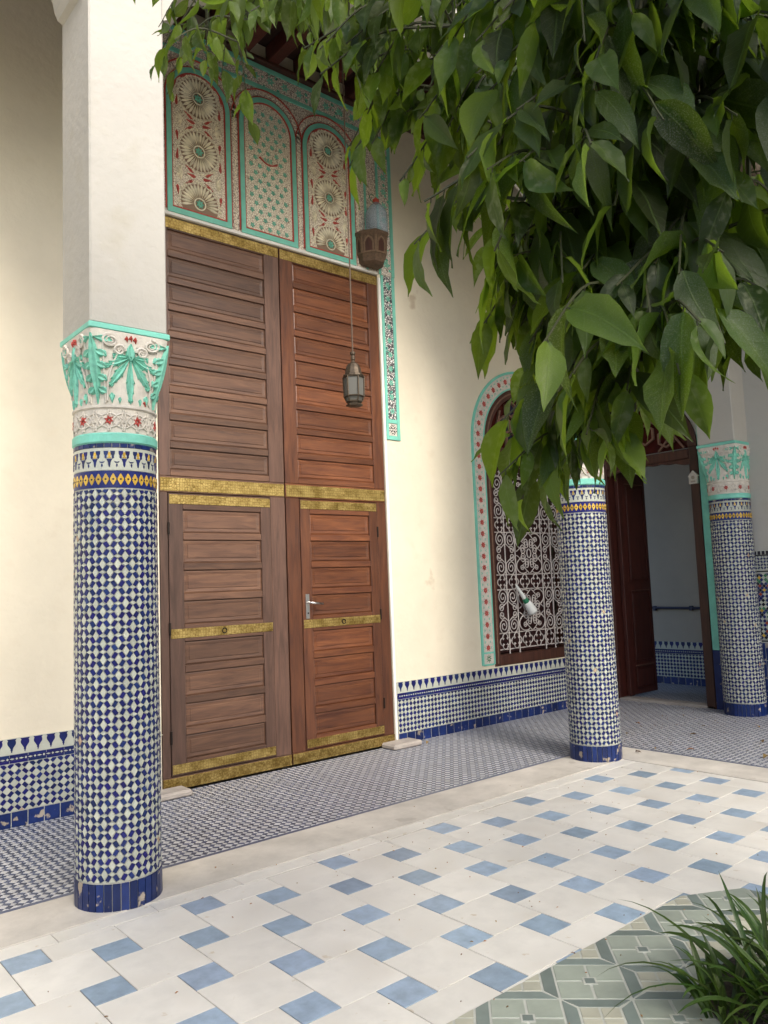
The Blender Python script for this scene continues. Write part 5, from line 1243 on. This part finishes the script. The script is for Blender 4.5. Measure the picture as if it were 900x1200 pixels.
CROWN = [(0.84, -3.25, 3.06, 0.16), (0.96, -3.19, 3.37, 0.16), (1.03, -3.35, 3.27, 0.16), (1.03, -3.2, 3.29, 0.16), (1.22, -3.35, 3.32, 0.16), (1.04, -3.53, 3, 0.16),
(1.13, -3.65, 3.04, 0.16), (1.38, -3.33, 3.18, 0.16), (1.05, -3.42, 3.14, 0.16), (1.16, -3.55, 3.26, 0.16), (0.96, -2.88, 3.29, 0.16), (0.84, -3.13, 3.32, 0.16),
(1.11, -3.14, 3.49, 0.16), (1.3, -3.51, 3.29, 0.16), (1.02, -3.16, 3.22, 0.16), (1.12, -3.54, 2.99, 0.16), (0.93, -3.1, 3.4, 0.16), (0.93, -2.93, 3.19, 0.16),
(0.91, -3.12, 3.03, 0.16), (1, -3.09, 3.35, 0.16), (1.16, -3.27, 3.37, 0.16), (1.13, -3.61, 2.99, 0.16), (1.14, -3.19, 3.29, 0.16), (0.9, -4.05, 2.76, 0.17),
(0.9, -4.13, 2.61, 0.17), (0.82, -4.13, 2.51, 0.17), (0.96, -3.99, 2.53, 0.17), (0.97, -4.12, 2.53, 0.17), (1.04, -4.13, 2.75, 0.17), (1.09, -4.11, 2.65, 0.17),
(1.01, -4.07, 2.45, 0.17), (1.1, -4.08, 2.43, 0.17), (1.07, -4.22, 2.44, 0.17), (0.88, -3.97, 2.75, 0.17), (0.84, -4.03, 2.58, 0.17), (0.98, -3.97, 2.45, 0.17),
(0.99, -4.05, 2.8, 0.17), (0.92, -4.17, 2.3, 0.17), (0.98, -4.21, 2.31, 0.17), (1.04, -4.24, 2.29, 0.17), (0.89, -3.94, 2.83, 0.17), (0.74, -4.54, 2.35, 0.15),
(0.78, -4.5, 2.25, 0.15), (0.76, -4.56, 2.07, 0.15), (0.76, -4.49, 2.01, 0.15), (0.83, -4.62, 2.32, 0.15), (0.83, -4.62, 2.17, 0.15), (0.88, -4.57, 2.05, 0.15),
(0.86, -4.55, 1.95, 0.15), (0.87, -4.45, 1.94, 0.15), (0.8, -4.47, 1.99, 0.15), (0.86, -4.44, 1.96, 0.15), (0.87, -4.46, 1.89, 0.15), (0.93, -4.46, 1.87, 0.15),
(0.87, -4.5, 1.78, 0.15), (0.8, -4.6, 1.76, 0.15), (0.94, -4.5, 1.74, 0.15), (1, -4.53, 1.84, 0.15), (1.03, -4.59, 1.96, 0.15), (0.96, -4.65, 2.08, 0.15),
(0.99, -4.65, 2.23, 0.15), (0.88, -4.72, 2.3, 0.15), (1.08, -4.67, 2.01, 0.15), (1.04, -4.7, 1.89, 0.15), (0.98, -4.75, 2.07, 0.15), (0.92, -4.79, 2.18, 0.15),
(1.11, -4.73, 2.42, 0.15), (1.21, -4.72, 2.04, 0.15), (0.99, -4.8, 1.84, 0.15), (1.15, -4.76, 2.24, 0.15), (1.06, -4.81, 2.32, 0.15), (0.85, -4.66, 1.81, 0.15),
(0.82, -4.57, 1.66, 0.15), (1.03, -4.62, 1.84, 0.15), (1.11, -4.65, 1.82, 0.15), (0.83, -4.67, 1.73, 0.15), (1.1, -4.73, 1.8, 0.15), (0.79, -4.63, 1.69, 0.15),
(0.94, -4.59, 2.13, 0.15), (0.94, -4.74, 2.28, 0.15), (0.87, -4.52, 2.42, 0.15), (0.79, -4.42, 2.44, 0.15), (0.74, -4.48, 2.01, 0.15), (0.99, -4.5, 1.71, 0.15),
(0.95, -4.7, 1.87, 0.15), (0.96, -4.78, 1.88, 0.15), (1, -4.64, 1.77, 0.15), (0.92, -4.74, 1.71, 0.15), (1, -4.76, 1.74, 0.15), (0.91, -4.67, 2.23, 0.15),
(0.9, -4.59, 2.09, 0.15), (0.76, -4.63, 2.23, 0.15), (0.89, -4.76, 2.11, 0.15), (1.14, -4.74, 2.31, 0.15), (0.87, -4.69, 2.34, 0.15), (0.86, -4.48, 2.34, 0.15),
(1.05, -4.63, 2.15, 0.15), (1.02, -4.75, 2.01, 0.15), (0.85, -4.56, 1.83, 0.15), (0.79, -4.41, 1.94, 0.13), (0.78, -4.39, 1.92, 0.13), (0.81, -4.42, 1.89, 0.13),
(0.92, -4.49, 1.67, 0.13), (0.91, -4.47, 1.64, 0.13), (0.78, -4.36, 2.01, 0.13), (0.91, -4.48, 1.6, 0.13), (0.91, -4.49, 1.63, 0.13), (0.91, -4.45, 1.56, 0.13),
(0.93, -4.53, 1.64, 0.13), (1.04, -4.17, 2.73, 0.2), (1.3, -4.05, 2.82, 0.2), (1.27, -4.24, 2.63, 0.2), (1.37, -4.31, 2.64, 0.2), (1.27, -4.5, 2.5, 0.2),
(1.53, -4.52, 2.65, 0.2), (1.26, -4.18, 2.5, 0.2), (1.26, -4.45, 2.29, 0.2), (1.56, -4.42, 2.47, 0.2), (1.69, -4.51, 2.43, 0.2), (1.04, -4.24, 2.24, 0.2),
(1.31, -4.18, 2.27, 0.2), (1.48, -4.4, 2.23, 0.2), (1.68, -4.46, 2.22, 0.2), (1.19, -4.21, 2.17, 0.2), (1.43, -4.21, 2.11, 0.2), (1.55, -4.3, 2.09, 0.2),
(1.37, -4.51, 2, 0.2), (1.19, -4.33, 1.9, 0.2), (1.47, -4.24, 1.93, 0.2)]
for i, (x, y, z, r) in enumerate(CROWN):
    if r == .16: spray((x, y, z+.02), r, 2, .10, .145, .8)
    elif r == .17: spray((x, y, z), r, 3, .10, .15)
    elif r == .15: spray((x, y, z), r, 3, .11, .175)
    elif r == .13: spray((x, y, z), r, 2, .11, .16)
    else: spray((x, y, z), r, 3, .10, .14, 1.1)
# unseen rest of the crown, above and behind, added to shade the leaves
for _ in range(190):
    p = Vector((rnd.uniform(-1.2, 4.2), rnd.uniform(-7.2, -3.2), rnd.uniform(2.3, 4.3)))
    if (p-Vector((1.5, -5.2, 3.2))).length > 2.3 or (p-CAM).length < .9: continue
    d = p-CAM; zc = d.dot(fw)
    if zc > .2 and abs(d.dot(r2)/zc) < .62 and -.7 < d.dot(u2)/zc < .92: continue
    spray(p, .26, 4, .11, .15)
twigs.build('twigs', 'twig', tree, kind='stuff')
def score(l):
    c = l[0]+l[1]*l[3]*.5-CAM; z = c.dot(fw)
    if z < .3 or abs(c.dot(r2)/z) > .50 or abs(c.dot(u2)/z) > .66: return 0
    return l[3]/z
leaves.sort(key=score, reverse=True)
def basis(dr, nb): x = dr.cross(nb).normalized(); return Matrix((x, dr, nb)).transposed()
for b, dr, nb, L, k, v in leaves[:300]:
    inst('leaf', TME[k], b, tree, basis(dr, nb).to_quaternion(), L)
fo = MB(); fo.uv = []
for b, dr, nb, L, k, v in leaves[300:]:
    vs, fs, uv = TPL[k]; B = basis(dr, nb)
    fo.add([b+(B @ Vector(p))*L for p in vs], fs, 0, v); fo.uv += uv
fo.build('foliage', 'leaf', tree, smooth=True, kind='stuff')
print('leaves', len(leaves))

#==================================================================== STRAP-LEAVED PLANTS
def blade_plant(cx, cy, n, lmin, lmax, label, spread=.12, wd=(.008, .014), lean=(0, 0)):
    t = thing('strap_leaf_plant', (cx, cy, .03), label, 'plant', 'strap-leaved plants in the planting bed')
    for i in range(n):
        a = rnd.uniform(0, 2*math.pi); rr = spread*math.sqrt(rnd.random()); bx, by = cx+rr*math.cos(a), cy+rr*math.sin(a)
        az = a+rnd.uniform(-.9, .9); L = rnd.uniform(lmin, lmax); el = rnd.uniform(.75, 1.45) if lmax < .5 else rnd.uniform(.7, 1.1); wv_ = rnd.uniform(*wd); droop = rnd.uniform(1.0, 2.8)
        d = Vector((math.cos(az)*math.cos(el)+lean[0], math.sin(az)*math.cos(el)+lean[1], math.sin(el))).normalized(); p = Vector((bx, by, .025)); N = 9
        vs = []; uv = []; sd_ = Vector((-math.sin(az), math.cos(az), 0)); tw = rnd.uniform(-.5, .5)
        for k in range(N+1):
            f = k/N; hw = wv_*(.55+.9*f if f < .4 else .91*(1-((f-.4)/.6)**2.2))+.0004
            nn = d.cross(sd_).normalized(); s2 = (sd_*math.cos(tw*f)+nn*math.sin(tw*f))
            vs += [p-s2*hw+nn*hw*.35, p, p+s2*hw+nn*hw*.35]; uv += [(.1, f), (.5, f), (.9, f)]
            p = p+d*(L/N); d = (d+Vector((math.cos(az)*.25, math.sin(az)*.25, -1))*droop*(.02+.14*f)).normalized()
            if p.z < .015: p.z = .015
        m = MB(); m.add(vs, [(k*3+j, k*3+j+1, k*3+j+4, k*3+j+3) for k in range(N) for j in (0, 1)], 0, rnd.random()); m.uv = uv; m.build('blade', 'blade', t, smooth=True)
blade_plant(2.33, -4.19, 90, .20, .42, 'large tuft of long arching dark green strap leaves in the planting bed', .17, (.010, .017), (-.14, .08))
blade_plant(2.24, -4.10, 14, .40, .58, 'loose spray of long arching strap leaves leaning over the bed edge', .10, (.008, .012), (-.30, .16))
blade_plant(2.13, -4.02, 34, .12, .26, 'small low tuft of green strap leaves at the edge of the planting bed', .08)
blade_plant(2.60, -4.05, 40, .15, .28, 'tuft of green strap leaves behind the largest tuft', .13)

#==================================================================== FALLEN LEAVES
def curled(k):
    vs, fs, uv = TPL[k]; m = MB(); m.add([(x*1.1, y, abs(x)*.7+.10*math.sin(y*3)+z*.2) for x, y, z in vs], fs, 0, rnd.random()); m.uv = uv; return m.mesh('fallen_leaf', 'pot_leaf_dead', True)
CME = [curled(k) for k in range(4)]
for i, (x, y, s) in enumerate(((5.62, -2.03, .07), (5.9, -1.25, .07), (6.15, -1.7, .06), (5.75, -2.55, .08), (6.35, -1.05, .06), (6.8, -2.0, .07), (6.5, -2.35, .09), (6.2, -2.3, .07), (5.5, -1.75, .05), (6.95, -1.2, .06), (5.28, -1.72, .06), (4.52, -.16, .06), (6.0, -.7, .06), (6.6, -1.6, .05))):
    o = inst('fallen_leaf', CME[i % 4], (x, y, .009), None, Matrix.Rotation(rnd.random()*6.28, 3, 'Z').to_quaternion(), s)
    tag(o, 'small curled dry leaf lying on the patterned gallery floor', 'leaf', 'dry leaves on the gallery floor')
